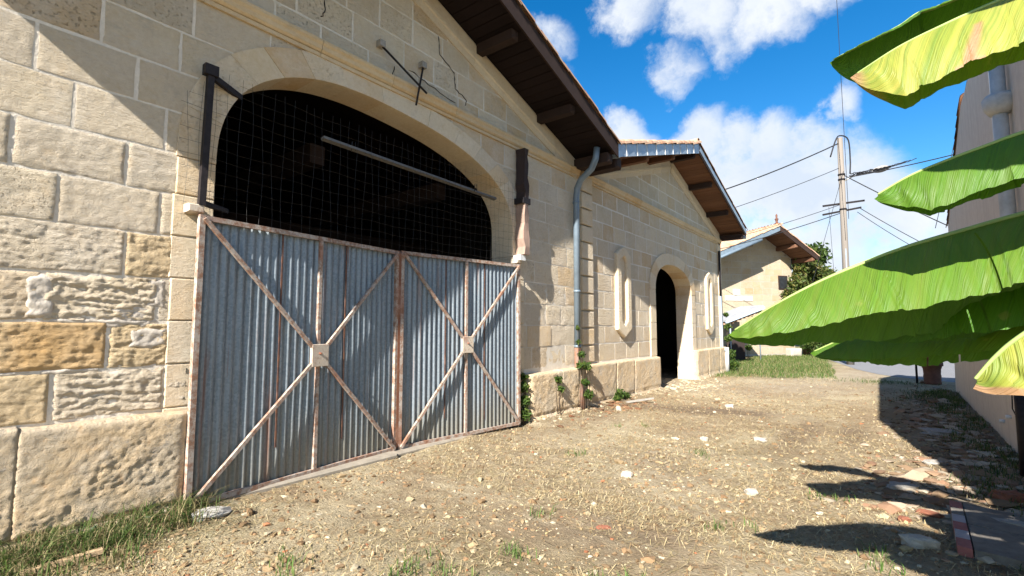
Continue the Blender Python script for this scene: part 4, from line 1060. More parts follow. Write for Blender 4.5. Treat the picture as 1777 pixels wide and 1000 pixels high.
# C: yellowing leaf on top with a brown streak
def deadC(s, v, side):
    if side > 0: return float(np.clip((.05 - s) / .03, 0, 1)) * .6
    c = .275 + .075 * (1 - v); w = .006 + .017 * v ** 1.2
    a = math.exp(-((s - c) / w) ** 4) * (1 if v > .38 else 0)
    return float(np.clip(a + np.clip((v - .93) * 14, 0, 1) * (.24 < s < .32) + np.clip((.02 - s) / .02, 0, 1), 0, 1))
banana_leaf([(-.065, 2.1, 2.345), (.056, 2.1, 2.40), (.176, 2.1, 2.433), (.261, 2.1, 2.452), (.361, 2.1, 2.472), (.66, 2.08, 2.53), (1.05, 2.02, 2.52), (1.42, 1.92, 2.38), (1.72, 1.85, 2.0)],
            1.45, .235, .20, (42, 80), (58, 89), 8, .95, tears=(), tipround=.05, ripple=.5, dead=deadC, label='yellowing top leaf with a brown torn streak', tearside=(1,))
# D: leaf behind the yellow one
banana_leaf([(-.151, 2.45, 2.585), (-.046, 2.45, 2.615), (.068, 2.45, 2.645), (.131, 2.45, 2.675), (.207, 2.45, 2.68), (.5, 2.38, 2.70), (1.0, 2.12, 2.60), (1.45, 1.95, 2.4), (1.72, 1.85, 2.1)],
            1.4, .12, .20, (15, 35), (60, 85), 12, .12, tears=(), tipround=.08, ripple=.6, label='narrow dark green leaf behind the yellowing top leaf')
# E: lower leaf
banana_leaf([(-.267, 2.35, 1.345), (-.154, 2.35, 1.402), (-.044, 2.35, 1.437), (.074, 2.33, 1.447), (.196, 2.3, 1.468), (.326, 2.25, 1.50), (.65, 2.2, 1.58), (1.05, 2.08, 1.62), (1.4, 1.95, 1.58), (1.72, 1.85, 1.4)],
            1.5, .16, .15, (28, 62), (62, 90), 14, .10, tears=(.36, .44, .55, .85), tipround=.16, ripple=.6, label='torn lower green leaf pointing left', tearside=(1,))
# F: shaded leaf between
banana_leaf([(-.05, 2.18, 1.42), (.08, 2.18, 1.53), (.22, 2.16, 1.60), (.40, 2.14, 1.66), (.7, 2.08, 1.73), (1.05, 2.0, 1.76), (1.4, 1.9, 1.70), (1.72, 1.85, 1.5)],
            1.45, .22, .20, (35, 68), (60, 88), 17, .0, tears=(.3, .62), tipround=.2, ripple=.7, label='shaded dark green leaf under the largest leaf', tearside=(-1, 1))
# F2: lower shaded leaf further back
banana_leaf([(.10, 2.42, 1.40), (.22, 2.42, 1.48), (.36, 2.40, 1.53), (.6, 2.32, 1.60), (1.0, 2.15, 1.66), (1.4, 1.95, 1.62), (1.72, 1.85, 1.42)],
            1.3, .16, .17, (40, 72), (60, 88), 19, .0, tears=(.25, .45, .7), tipround=.12, ripple=.7, label='rearmost torn dark green leaf in the shade', tearside=(-1, 1))
# G: yellow leaf with dry brown tip, bottom right
def deadG(s, v, side): return float(np.clip((.028 + .015 * math.sin(v * 9) - s) / .012 + (v - .86) * 8 + .5 * math.sin(s * 60) * (v > .8) * .3, 0, 1))
banana_leaf([(.102, 1.15, 1.352), (.13, 1.15, 1.392), (.164, 1.15, 1.428), (.25, 1.15, 1.50), (.45, 1.15, 1.60), (.8, 1.15, 1.68), (1.2, 1.15, 1.70), (1.6, 1.15, 1.62), (1.88, 1.15, 1.4)],
            1.4, .155, .16, (48, 84), (58, 90), 23, .95, tears=(.09, .2), tipround=.10, ripple=.8, dead=deadG, label='yellow leaf with dry brown tip, lowest on the right', tearside=(1,))
banana_leaf([(.20, 1.18, 2.28), (.34, 1.18, 2.36), (.55, 1.2, 2.42), (.85, 1.2, 2.44), (1.2, 1.2, 2.35), (1.55, 1.2, 2.1), (1.88, 1.15, 1.5)], 1.35, .26, .26, (15, 40), (15, 40), 37, .05, tears=(.3,), tipround=.25, label='unseen green leaf past the right edge, added to shade the largest leaf')  # unseen leaf, put here to drop shade on leaf A
banana_leaf([(.55, 2.75, 1.62), (.75, 2.7, 1.75), (1.0, 2.6, 1.85), (1.4, 2.3, 1.85), (1.72, 1.85, 1.6)], 1.1, .34, .30, (15, 45), (15, 45), 41, .05, tears=(.3, .6), tipround=.2, label='unseen green leaf past the right edge, added to shade the paving')  # added out of view to keep the paving slab in shade
banana_leaf([(.50, 2.12, 1.42), (.70, 2.12, 1.52), (.95, 2.08, 1.60), (1.4, 1.95, 1.6), (1.72, 1.85, 1.4)], 1.0, .28, .28, (15, 45), (15, 45), 43, .05, tears=(.4,), tipround=.2, label='unseen low green leaf added past the right edge for shade on the slab')  # second out-of-view leaf, added for its shadow over the slab
banana_leaf([(.38, 1.58, 1.74), (.55, 1.58, 1.82), (.85, 1.6, 1.88), (1.3, 1.72, 1.85), (1.72, 1.85, 1.6)], 1.1, .22, .22, (10, 30), (10, 30), 47, .05, tears=(), tipround=.2, label='unseen level leaf outside the right edge, added to shade the dark leaf')  # unseen occluder shaped as a leaf, keeps the sun off leaf F
# leaves overhead and behind the camera that only cast their shade
banana_leaf([(.35, 1.45, 2.95), (.6, 1.5, 3.1), (.9, 1.6, 3.15), (1.3, 1.72, 2.95), (1.72, 1.85, 2.2)], 1.2, .2, .2, (20, 45), (20, 45), 29, .1, label='unseen uppermost green leaf that only casts shade')
banana_leaf([(.55, .55, 1.65), (.8, .65, 1.95), (1.1, .8, 2.05), (1.5, 1.0, 1.9), (1.88, 1.15, 1.5)], 1.3, .22, .22, (25, 60), (25, 60), 31, .1, label='unseen green leaf beside the camera, only casting shade')

# ================================================================== UTILITY POLE, CABLES, LAMP
pole = thing('utility_pole', 'weathered wooden utility pole with cables beyond the lane', 'utility pole', (-1.5, 23.9, 0))
pb, pt_ = np.array([-1.5, 23.9, 0]), np.array([-1.42, 23.47, 9.09])
mobj('shaft', *tube([pb, pb * .5 + pt_ * .5, pt_], [.135, .12, .10], 14), M['oldpole'], pole, True)
def onp(z): return pb + (pt_ - pb) * z / 9.09
for z, (a, b) in ((6.42, ((-2.09, 23.23, 6.35), (-.76, 24.24, 6.58))), (6.08, ((-2.11, 23.25, 6.0), (-.88, 24.17, 6.3)))):
    V, F = beam(a, b, .06, .07); mobj('cross_arm', V, F, M['iron'], pole)
for z in (7.6, 7.4, 6.2): mobj('pole_band', *tube([onp(z - .03), onp(z + .03)], .13, 14), M['iron'], pole, True)
mobj('metal_conduit', *tube([onp(.1) + [.03, -.13, 0], onp(4.6) + [.03, -.12, 0]], .022, 8), M['zinc'], pole, True)
lamp = thing('street_lamp', 'flat grey street lamp on curved arm fixed to the pole', 'street lamp', (-1.3, 23.6, 7.45))
mobj('arm', *tube([(-1.34, 23.6, 7.35), (-1.1, 23.8, 7.52), (-.7, 24.1, 7.66), (-.3, 24.4, 7.76)], .03, 8), M['greypipe'], lamp, True)
hd = catmull([(-.45, 24.3, 7.74), (-.1, 24.6, 7.86), (.12, 24.78, 7.93)], 8)
mobj('lamp_head', *tube(hd, [.05, .1, .13, .14, .13, .1, .07, .03], 10), M['slate'], lamp, True)
def cable(name, a, b, sag, r, label, n=18):
    a = np.array(a, float); b = np.array(b, float)
    pts = [a + (b - a) * t - np.array([0, 0, sag * 4 * t * (1 - t)]) for t in np.linspace(0, 1, n)]
    tag(mobj(name, *tube(pts, r * .72, 6), M['cable'], None, True, base=None), label, 'cable', 'overhead cables')
T = onp(8.95)
cable('overhead_cable', onp(8.9), (-9.5, 17.0, 5.4), .35, .035, 'thick black cable running left from the pole top')
cable('overhead_cable', onp(7.9), (-9.5, 17.3, 4.6), .25, .018, 'thin cable running left below the thick one')
cable('overhead_cable', (-.95, 23.7, 7.5), (6.2, 29.5, 9.9), .15, .030, 'thin black cable rising right past the house edge')
cable('overhead_cable', onp(6.42), (-14, 24.5, 5.2), .5, .016, 'upper thin wire running left over the far house')
cable('overhead_cable', onp(6.08), (-14, 23.5, 4.6), .5, .022, 'lower thin wire running left over the far house')
cable('overhead_cable', (-1.35, 23.5, 7.55), (3.4, 24.2, 4.0), .1, .026, 'cable slanting steeply down right behind the leaves')
cable('overhead_cable', (-.95, 24.1, 6.3), (2.6, 23.0, 3.2), .1, .020, 'lower cable slanting down right from the crossarm')
cable('overhead_cable', (-1.0, 24.0, 6.1), (1.9, 22.6, 3.3), .1, .016, 'lowest wire slanting down right from the crossarm')
cable('overhead_cable', (-1.35, 23.4, 7.7), (-2.9, 23.3, 2.2), 0., .012, 'stay wire dropping steeply left of the pole')
cable('overhead_cable', (-1.9, 23.3, 6.3), (-1.85, 23.4, 3.6), 0., .010, 'short loose wire hanging from the crossarm')
cable('overhead_cable', (-1.08, 20.2, 22), (-1.22, 22.6, 5.6), 0., .014, 'vertical thin wire rising straight up the sky')
cable('overhead_cable', (1.25, 22.4, 4.9), (2.6, 23.5, 11.0), 0.1, .016, 'thin wire crossing diagonally between two leaves')
# bundled cable coil
def bundle():
    a, b = np.array([-1.15, 23.6, 7.55]), np.array([1.6, 25.7, 8.5]); parts = []; q = np.random.default_rng(3)
    for k in range(7):
        L = q.uniform(.45, 1.0); ph = q.uniform(0, 6); t = np.linspace(0, L, 40)
        off = np.stack([0 * t, 0 * t, .05 * np.sin(t * q.uniform(9, 26) + ph) + q.normal(size=40) * .018], -1) * (1.05 - t)[:, None]
        P = a + (b - a) * t[:, None] - np.array([0, 0, .10]) * (4 * t * (1 - t))[:, None] + off; P[:, 0] += .03 * math.sin(ph)
        parts.append(tube(P, .015, 5))
    return cat(parts)
V, F = bundle(); tag(mobj('cable_bundle', V, F, M['cable'], None, True), 'thick twisted black cable bundle running right from the pole', 'cable', 'overhead cables')
lp = catmull([(-1.75, 23.2, 8.3), (-1.55, 23.35, 9.0), (-1.4, 23.45, 9.18), (-1.15, 23.6, 9.0), (-1.12, 23.65, 8.2), (-1.15, 23.6, 7.6)], 24)
mobj('cable_loop', *tube(lp, .026, 6), M['cable'], pole, True)

# ================================================================== VEGETATION
def leaf_cloud(n, centre_fn, size, cols, seed, up=.3):
    r = np.random.default_rng(seed); C = centre_fn(r, n); n = len(C)
    a = r.normal(size=(n, 3)); a /= np.linalg.norm(a, axis=1, keepdims=True); b = r.normal(size=(n, 3)); b[:, 2] += up; b -= a * (a * b).sum(1, keepdims=True); b /= np.linalg.norm(b, axis=1, keepdims=True)
    s = size * r.uniform(.6, 1.4, (n, 1)); nn = np.cross(a, b)
    V = np.stack([C - a * s, C + b * s * .45 + nn * s * .12, C + a * s, C - b * s * .45 + nn * s * .12], 1).reshape(-1, 3)
    F = np.arange(4 * n).reshape(n, 4)
    cc = np.array(cols)[r.integers(0, len(cols), n)] * r.uniform(.75, 1.25, (n, 1)); cc = np.repeat(cc, 4, 0)
    return V, F, cc
GREENS = [(.055, .105, .018), (.075, .13, .025), (.10, .14, .03), (.045, .085, .02)]
YGREENS = [(.12, .16, .035), (.16, .17, .04), (.09, .14, .03), (.22, .20, .07), (.06, .10, .02)]
def clumps(cs, shell=.55):
    cs = np.array(cs)
    def f(r, n):
        w = (cs[:, 3] ** 2); k = r.choice(len(cs), n, p=w / w.sum()); d = r.normal(size=(n, 3)); d /= np.linalg.norm(d, axis=1, keepdims=True)
        rad = cs[k, 3] * r.uniform(0, 1, n) ** (1 / 2.2) * r.uniform(.7, 1.15, n); P = cs[k, :3] + d * rad[:, None] * np.array([1, 1, .85])
        return P[P[:, 2] > .03]
    return f
def bush(name, label, cs, n, size, cols, seed, trunk=None, category='bush', group=None):
    t = thing(name, label, category, (float(np.mean([c[0] for c in cs])), float(np.mean([c[1] for c in cs])), 0), group)
    V, F, c = leaf_cloud(n, clumps(cs), size, cols, seed); mobj('crown', V, F, M['leaf'], t, col=c)
    r = np.random.default_rng(seed + 1); parts = []
    b = trunk or (np.mean([c_[0] for c_ in cs]), np.mean([c_[1] for c_ in cs]))
    for c_ in cs:
        p = np.array([b[0] + r.uniform(-.15, .15), b[1] + r.uniform(-.15, .15), 0]); q = np.array(c_[:3]); m_ = (p + q) / 2 + r.normal(size=3) * .1
        parts.append(tube([p, m_, q], [.05, .03, .012], 6))
    V, F = cat(parts); mobj('stems', V, F, M['bark'], t, True)
    return t
def hp(u, z, n): return tuple(HF([[u, z, n]])[0])
bush('climbing_shrub', 'leafy yellow green shrub climbing beside the far house window', [(*hp(1.2, 2.2, .5), .6), (*hp(1.7, 3.2, .35), .5), (*hp(2.3, 3.9, .3), .6), (*hp(2.6, 4.7, .3), .55), (*hp(3.4, 4.6, .2), .7), (*hp(3.9, 3.8, .3), .9), (*hp(2.9, 3.0, .5), .9), (*hp(2.2, 1.7, .8), .7), (*hp(4.6, 4.3, 0), .6)], 5200, .10, YGREENS, 71, hp(2.6, 0, .4)[:2], 'shrub')
bush('dark_shrub', 'dark evergreen shrub at the foot of the far house', [(*hp(2.4, .6, .9), .6), (*hp(3.2, .8, .9), .75), (*hp(4.2, .9, .8), .8), (*hp(5.2, 1.1, .6), .9), (*hp(6.3, 1.3, .5), .9), (*hp(4.8, 1.9, .4), .8)], 4500, .085, GREENS, 72, hp(4, 0, .8)[:2], 'shrub')
def tree(name, label, x, y, h, rad, n, seed, cols, size=.16):
    t = thing(name, label, 'tree', (x, y, 0), 'trees beyond the road'); r = np.random.default_rng(seed)
    mobj('trunk', *tube([(x, y, -.1), (x + .1, y, h * .35), (x, y + .1, h * .75)], [.22, .16, .06], 10), M['bark'], t, True)
    cs = [(x + r.normal() * rad * .55, y + r.normal() * rad * .55, h * r.uniform(.5, .95), rad * r.uniform(.35, .6)) for _ in range(11)]
    parts = [tube([(x, y, h * .4), ((x + c[0]) / 2, (y + c[1]) / 2, h * .55), c[:3]], [.08, .05, .02], 6) for c in cs]; V, F = cat(parts); mobj('limbs', V, F, M['bark'], t, True)
    V, F, c = leaf_cloud(n, clumps(cs), size, cols, seed); mobj('crown', V, F, M['leaf'], t, col=c)
tree('broadleaf_tree', 'green tree top showing just right of the far house roof', -5.3, 42, 7.4, 2.0, 4500, 81, GREENS, .17)
tree('broadleaf_tree', 'low green tree behind the pole across the road', -2.0, 46, 5.6, 2.0, 4000, 82, YGREENS, .17)
tree('broadleaf_tree', 'farther green tree seen in the gap under the leaves', 1.5, 52, 6.0, 2.6, 3500, 83, GREENS, .2)
# low white wall stones by the shrub
for (u, nn, w, h, lab) in ((1.0, 1.0, .7, .42, 'white stone block at the foot of the far house'), (4.9, 1.9, .55, .55, 'white painted stone right of the dark shrub')):
    q = stone_mesh(HF, u, u + w, 0, h, nn, .08, .03, int(u * 100), depth=.35, rnd=.05); tag(mobj('boundary_stone', q[0], q[1], M['chalk'], None, True), lab, 'stone')
# far house across the road, mostly behind leaves
fw = thing('far_white_house', 'small white gabled house wall glimpsed across the road under the leaves', 'house', (1.0, 38, 0))
FF = Frame((-1.0, 38), (1, 0), (0, -1))
V = [[0, 0, 0], [3.0, 0, 0], [3.0, 2.4, 0], [1.5, 3.3, 0], [0, 2.4, 0]]; V = V + [[a, b, -5] for a, b, c in V]
mobj('wall', FF(V), [[0, 1, 2, 3, 4], [9, 8, 7, 6, 5], [0, 5, 6, 1], [1, 6, 7, 2], [4, 9, 5, 0]], M['white'], fw)
V = [[-.3, 2.25, .3], [1.5, 3.35, .3], [3.3, 2.25, .3], [-.3, 2.25, -5.2], [1.5, 3.35, -5.2], [3.3, 2.25, -5.2]]; V = V + [[a, b + .12, c] for a, b, c in V]
mobj('roof', FF(V), [[0, 1, 4, 3], [1, 2, 5, 4], [6, 9, 10, 7], [7, 10, 11, 8], [0, 6, 7, 1], [1, 7, 8, 2], [3, 4, 10, 9], [4, 5, 11, 10], [0, 3, 9, 6], [2, 8, 11, 5]], M['tile'], fw)
# ivy round the downpipe foot and in the plinth cracks
def ivy(label, pts, n, seed, size=.035):
    t = thing('ivy', label, 'ivy', (pts[0][0], pts[0][1], 0)); V, F, c = leaf_cloud(n, clumps(pts), size, [(.05, .10, .02), (.08, .15, .03), (.13, .19, .04)], seed); mobj('leaves', V, F, M['leaf'], t, col=c)
    r = np.random.default_rng(seed); ps = [tube([(p[0], p[1], .0), (p[0] + r.uniform(-.03, .03), p[1] + r.uniform(-.08, .08), p[2] * .6), p[:3]], [.008, .006, .003], 5) for p in pts]; V, F = cat(ps); mobj('stems', V, F, M['bark'], t, True)
ivy('ivy climbing the rusty foot of the downpipe', [(-4.42, 7.70, .98, .07), (-4.38, 7.62, .80, .08), (-4.37, 7.82, .76, .09), (-4.36, 7.74, .50, .08), (-4.33, 7.78, .28, .10), (-4.44, 7.66, 1.2, .05), (-4.45, 7.65, 1.45, .04)], 520, 91)
ivy('small weed tuft growing from a plinth crack', [(-4.42, 6.95, .60, .08), (-4.40, 7.0, .45, .06)], 180, 92)
ivy('dark ivy in the gap beside the gate post', [(-4.52, 6.12, .55, .10), (-4.5, 6.14, .35, .11), (-4.5, 6.12, .15, .12), (-4.52, 6.15, .7, .07)], 550, 93)
ivy('broad leaved weeds in the grass at the wall foot', [(-4.25, .95, .08, .06), (-4.15, 1.15, .06, .05), (-4.33, 1.35, .07, .06)], 120, 98, .03)
ivy('low weeds at the plinth foot by the doorway', [(-4.35, 9.1, .15, .12), (-4.35, 9.35, .10, .10), (-4.33, 8.9, .08, .08)], 350, 94)
ivy('ivy on the far corner of the second barn', [(-4.55, 17.75, 1.9, .10), (-4.5, 17.75, 1.5, .14), (-4.5, 17.75, 1.1, .15), (-4.45, 17.75, .6, .18), (-4.4, 17.7, .25, .25)], 1100, 95, .05)
ivy('ivy on the lean-to post', [(*LF([[.9, 1.5, .3]])[0], .14), (*LF([[.95, 1.1, .3]])[0], .16), (*LF([[1.0, .6, .3]])[0], .16)], 700, 96, .05)

def blades(name, xy, h, w, cols, seed, lean=.5, flat=0.):
    r = np.random.default_rng(seed); n = len(xy); z = ground_h(xy[:, 0], xy[:, 1]); th = r.uniform(0, 2 * math.pi, n); d = np.stack([np.cos(th), np.sin(th), np.zeros(n)], -1); sd = np.stack([-np.sin(th), np.cos(th), np.zeros(n)], -1)
    hh = h * r.uniform(.4, 1.3, n); ln = hh * r.uniform(.1, 1, n) * lean; b = np.stack([xy[:, 0], xy[:, 1], z - .005], -1); up = np.array([0, 0, 1.])
    ww = (w * r.uniform(.6, 1.3, n))[:, None]
    mid = b + d * (ln * .35)[:, None] + up * (hh * .6)[:, None]; tip = b + d * ln[:, None] + up * (hh * (1 - .35 * lean * r.uniform(0, 1, n)))[:, None]
    V = np.stack([b - sd * ww, b + sd * ww, mid + sd * ww * .7, mid - sd * ww * .7, tip], 1).reshape(-1, 3); k = np.arange(n) * 5
    F = np.stack([k, k + 1, k + 2, k + 3], -1).tolist() + np.stack([k + 3, k + 2, k + 4], -1).tolist()
    c = np.array(cols)[r.integers(0, len(cols), n)] * r.uniform(.75, 1.25, (n, 1)); c = np.repeat(c, 5, 0)
    return kind(mobj(name, V, F, M['grass'], None, col=c, base=(0, 0, 0)), 'stuff')
G1 = [(.08, .15, .03), (.11, .18, .04), (.15, .20, .06), (.06, .10, .025), (.32, .28, .14), (.40, .33, .19), (.26, .20, .11)]
G2 = [(.08, .16, .03), (.10, .19, .035), (.13, .21, .05), (.09, .17, .03), (.26, .26, .10), (.36, .32, .17)]
def pts_gauss(cx, cy, sx, sy, n, r): return np.stack([cx + r.normal(size=n) * sx, cy + r.normal(size=n) * sy], -1)
r = np.random.default_rng(101)
xy = np.stack([r.uniform(-4.49, -4.0, 7000) - 0 * r.random(7000), r.uniform(.2, 1.75, 7000)], -1)
keep = (vn(xy[:, 0] * 6, xy[:, 1] * 5, 3) > .32) & (r.random(7000) < np.clip(1.25 - (xy[:, 0] + 4.48) / .46 - .25 * np.clip(xy[:, 1] - 1.2, 0, 1), 0, 1)); keep &= r.random(7000) < (.25 + .75 * (vn(xy[:, 0] * 9, xy[:, 1] * 9, 41) > .5)); blades('wall_foot_grass', xy[keep], .17, .0030, G1, 1, 1.5)
xy = np.concatenate([pts_gauss(-4.0 + .55 * math.sin(i * 3.1), .35 + .14 * i, .10, .08, 150, r) for i in range(7)]); xy = xy[xy[:, 0] > -4.47]; blades('grass_tufts', xy, .11, .003, G1, 2, 1.3)
# far verge
xy = np.stack([r.uniform(-5.6, -1.2, 26000), r.uniform(15.2, 31, 26000)], -1)
m = (xy[:, 1] > 15.4 + .55 * np.clip(xy[:, 0] + 4.2, 0, 9) + .8 * (vn(xy[:, 0] * 2, xy[:, 1] * 2, 5) - .5)) & ~((xy[:, 0] < -4.5) & (xy[:, 1] < 17.55)) & (xy[:, 0] < -1.7 + .5 * (vn(xy[:, 0], xy[:, 1], 8) - .5) - .12 * (xy[:, 1] - 19))
blades('verge_grass', xy[m], .12, .006, G2, 3, 1.1)
# weeds by the right wall and thin tufts in the lane
xy = np.concatenate([pts_gauss(.72 + .15 * math.sin(i), 4.2 + .42 * i, .11, .12, 130, r) for i in range(26)] + [pts_gauss(.55, 13.6, .3, .8, 900, r), pts_gauss(-.4, 16.6, .5, .35, 500, r)]); xy = xy[xy[:, 0] < .97]; blades('right_wall_weeds', xy, .09, .004, [(.06, .12, .025), (.09, .15, .035), (.14, .18, .05)], 4, 1.0)
cs_ = [(-1.95, 2.55), (-1.55, 2.35), (-1.85, 2.2), (-2.2, 2.1), (-2.45, 1.95), (-2.75, 1.55), (-1.2, 2.6), (-.7, 3.1), (-2.2, 3.2), (-3.0, 1.75), (-.2, 3.9), (-1.0, 3.9), (-3.2, 6.9), (-.5, 5.0), (-1.8, 6.0), (-2.9, 5.0), (-.15, 2.9), (.05, 3.4)]
xy = np.concatenate([pts_gauss(a + r.normal() * .1, b + r.normal() * .1, .05, .05, int(r.integers(10, 34)), r) for a, b in cs_ for _ in range(2)]); blades('lane_tufts', xy, .085, .0035, [(.10, .20, .04), (.14, .24, .06), (.18, .24, .08)], 5, 1.0)
def sample_lane(n, r, ymin=.7, ymax=17):
    # denser close to the camera
    y = ymin * (ymax / ymin) ** r.random(n) ; x = r.uniform(-4.5, 1.0, n); return np.stack([x, y], -1)
# dry straw
n = 38000; xy = sample_lane(n, r, .7, 13); bare = np.exp(-(((xy[:, 0] + 3.6) / .9) ** 2 + ((xy[:, 1] - 3.6) / 2.2) ** 2)); keep = (vn(xy[:, 0] * 1.7, xy[:, 1] * 1.7, 77) > .30) & (r.random(n) > .85 * bare); xy = xy[keep]; n = len(xy)
th = r.uniform(0, math.pi, n); L = r.uniform(.015, .06, n); z = ground_h(xy[:, 0], xy[:, 1]) + r.uniform(.002, .014, n); d = np.stack([np.cos(th) * L, np.sin(th) * L, r.normal(size=n) * .012], -1); sd = np.stack([-np.sin(th), np.cos(th), 0 * th], -1) * r.uniform(.0008, .0020, (n, 1)); c = np.stack([xy[:, 0], xy[:, 1], z], -1)
V = np.stack([c - d - sd, c - d + sd, c + d + sd, c + d - sd], 1).reshape(-1, 3); F = np.arange(4 * n).reshape(n, 4)
cc = np.array([(.52, .42, .25), (.60, .50, .32), (.40, .30, .17), (.30, .20, .11), (.44, .36, .20)])[r.integers(0, 5, n)] * r.uniform(.8, 1.2, (n, 1))
kind(mobj('dry_straw', V, F, M['straw'], None, col=np.repeat(cc, 4, 0), base=(0, 0, 0)), 'stuff')
# coarser straw and stubble further down the lane
n = 60000; xy = sample_lane(n, r, 3.5, 17); keep = fbm(xy[:, 0] * 1.1, xy[:, 1] * 1.1, 78) + .10 * r.normal(size=n) > -.02; xy = xy[keep]; n = len(xy)
th = r.uniform(0, math.pi, n); L = r.uniform(.012, .045, n); z = ground_h(xy[:, 0], xy[:, 1]) + r.uniform(.003, .014, n); d = np.stack([np.cos(th) * L, np.sin(th) * L, r.normal(size=n) * .01], -1); sd = np.stack([-np.sin(th), np.cos(th), 0 * th], -1) * r.uniform(.0010, .0024, (n, 1)); c = np.stack([xy[:, 0], xy[:, 1], z], -1)
V = np.stack([c - d - sd, c - d + sd, c + d + sd, c + d - sd], 1).reshape(-1, 3); F = np.arange(4 * n).reshape(n, 4)
cc = np.array([(.56, .47, .30), (.62, .53, .35), (.44, .34, .20), (.30, .21, .12), (.48, .40, .24)])[r.integers(0, 5, n)] * r.uniform(.8, 1.2, (n, 1))
kind(mobj('dry_stubble', V, F, M['straw'], None, col=np.repeat(cc, 4, 0), base=(0, 0, 0)), 'stuff')
# pebbles and rubble
ICO = np.array([[0, 0, 1], [.89, 0, .45], [.28, .85, .45], [-.72, .53, .45], [-.72, -.53, .45], [.28, -.85, .45], [.72, .53, -.45], [-.28, .85, -.45], [-.89, 0, -.45], [-.28, -.85, -.45], [.72, -.53, -.45], [0, 0, -1]])
ICF = np.array([[0, 1, 2], [0, 2, 3], [0, 3, 4], [0, 4, 5], [0, 5, 1], [1, 6, 2], [2, 7, 3], [3, 8, 4], [4, 9, 5], [5, 10, 1], [6, 7, 2], [7, 8, 3], [8, 9, 4], [9, 10, 5], [10, 6, 1], [6, 11, 7], [7, 11, 8], [8, 11, 9], [9, 11, 10], [10, 11, 6]])
def pebbles(name, xy, size, cols, seed, squash=.6, sink=.25, jag=.25):
    r = np.random.default_rng(seed); n = len(xy); s = size if isinstance(size, np.ndarray) else size * np.exp(r.normal(size=n) * .45)
    a = r.uniform(0, 6.28, n); S = np.stack([s * r.uniform(.7, 1.4, n), s * r.uniform(.6, 1.1, n), s * squash * r.uniform(.5, 1.1, n)], -1)
    P = ICO[None] * S[:, None, :] * (1 + jag * r.normal(size=(n, 12, 1)))
    ca, sa = np.cos(a)[:, None], np.sin(a)[:, None]; x = P[..., 0] * ca - P[..., 1] * sa; y = P[..., 0] * sa + P[..., 1] * ca
    z = ground_h(xy[:, 0], xy[:, 1]) + S[:, 2] * (1 - 2 * sink) * .8
    V = np.stack([x + xy[:, :1], y + xy[:, 1:], P[..., 2] + z[:, None]], -1).reshape(-1, 3); F = (ICF[None] + (np.arange(n) * 12)[:, None, None]).reshape(-1, 3)
    c = np.array(cols)[r.integers(0, len(cols), n)] * r.uniform(.75, 1.2, (n, 1))
    return kind(mobj(name, V, F, M['pebble'], None, col=np.repeat(c, 12, 0), base=(0, 0, 0)), 'stuff')
PC = [(.44, .37, .25), (.43, .35, .23), (.36, .28, .17), (.46, .40, .28), (.31, .23, .14), (.38, .24, .14), (.54, .48, .37), (.42, .33, .19)]
def patchy(xy, k, t, seed): return xy[fbm(xy[:, 0] * k, xy[:, 1] * k, seed, 3) + .09 * r.normal(size=len(xy)) > t]
pebbles('gravel', patchy(sample_lane(34000, r, .7, 17), .9, .02, 301), .0060, PC, 11)
xy = patchy(sample_lane(9000, r, 3.5, 17), .8, .03, 302); pebbles('coarse_gravel', xy, .010, PC, 21)
xy = sample_lane(5000, r, .7, 14); pebbles('dirt_crumbs', xy, .012, [(.22, .15, .09), (.30, .21, .13), (.36, .27, .17), (.26, .17, .10)], 22, .7, .3)
xy = sample_lane(1000, r, .9, 17); pebbles('small_stones', xy, .012, [(.60, .54, .44), (.50, .43, .32), (.42, .34, .23), (.40, .32, .22), (.42, .18, .10)], 12)
xy = np.concatenate([pts_gauss(-4.15, 12.7, .35, .8, 260, r), pts_gauss(-3.2, 10, .8, 1.5, 25, r), pts_gauss(-1.7, 9.5, 1.0, 2.5, 20, r), pts_gauss(-2.3, 6.4, .5, .25, 12, r)]); pebbles('pale_rubble', xy, .026, [(.62, .56, .46), (.56, .48, .37), (.50, .40, .28)], 13, .5)
xy = np.concatenate([pts_gauss(.60, 8.5, .18, 2.6, 500, r), pts_gauss(.35, 10, .3, 2.2, 260, r), pts_gauss(.25, 6.2, .28, .5, 200, r), pts_gauss(0., 5.6, .3, .3, 90, r), pts_gauss(.75, 7.6, .12, 1.0, 160, r)]); xy = xy[xy[:, 0] < .96]
pebbles('brick_rubble', xy, .04, [(.30, .20, .14), (.38, .30, .23), (.44, .36, .29), (.31, .19, .13), (.26, .18, .12), (.46, .40, .33)], 14, .35, .2, .35)
xy = np.stack([-4.42 + .10 * np.abs(r.normal(size=260)), r.uniform(6.3, 11.5, 260)], -1); pebbles('wall_foot_crumbs', xy, .014, [(.50, .43, .33), (.42, .34, .25), (.56, .5, .4)], 23)
xy = pts_gauss(-4.1, 8.5, .22, .9, 160, r); xy = xy[xy[:, 0] > -4.44]; pebbles('reddish_litter', xy, .03, [(.26, .12, .07), (.20, .11, .07), (.34, .2, .12)], 15, .3, .2, .4)

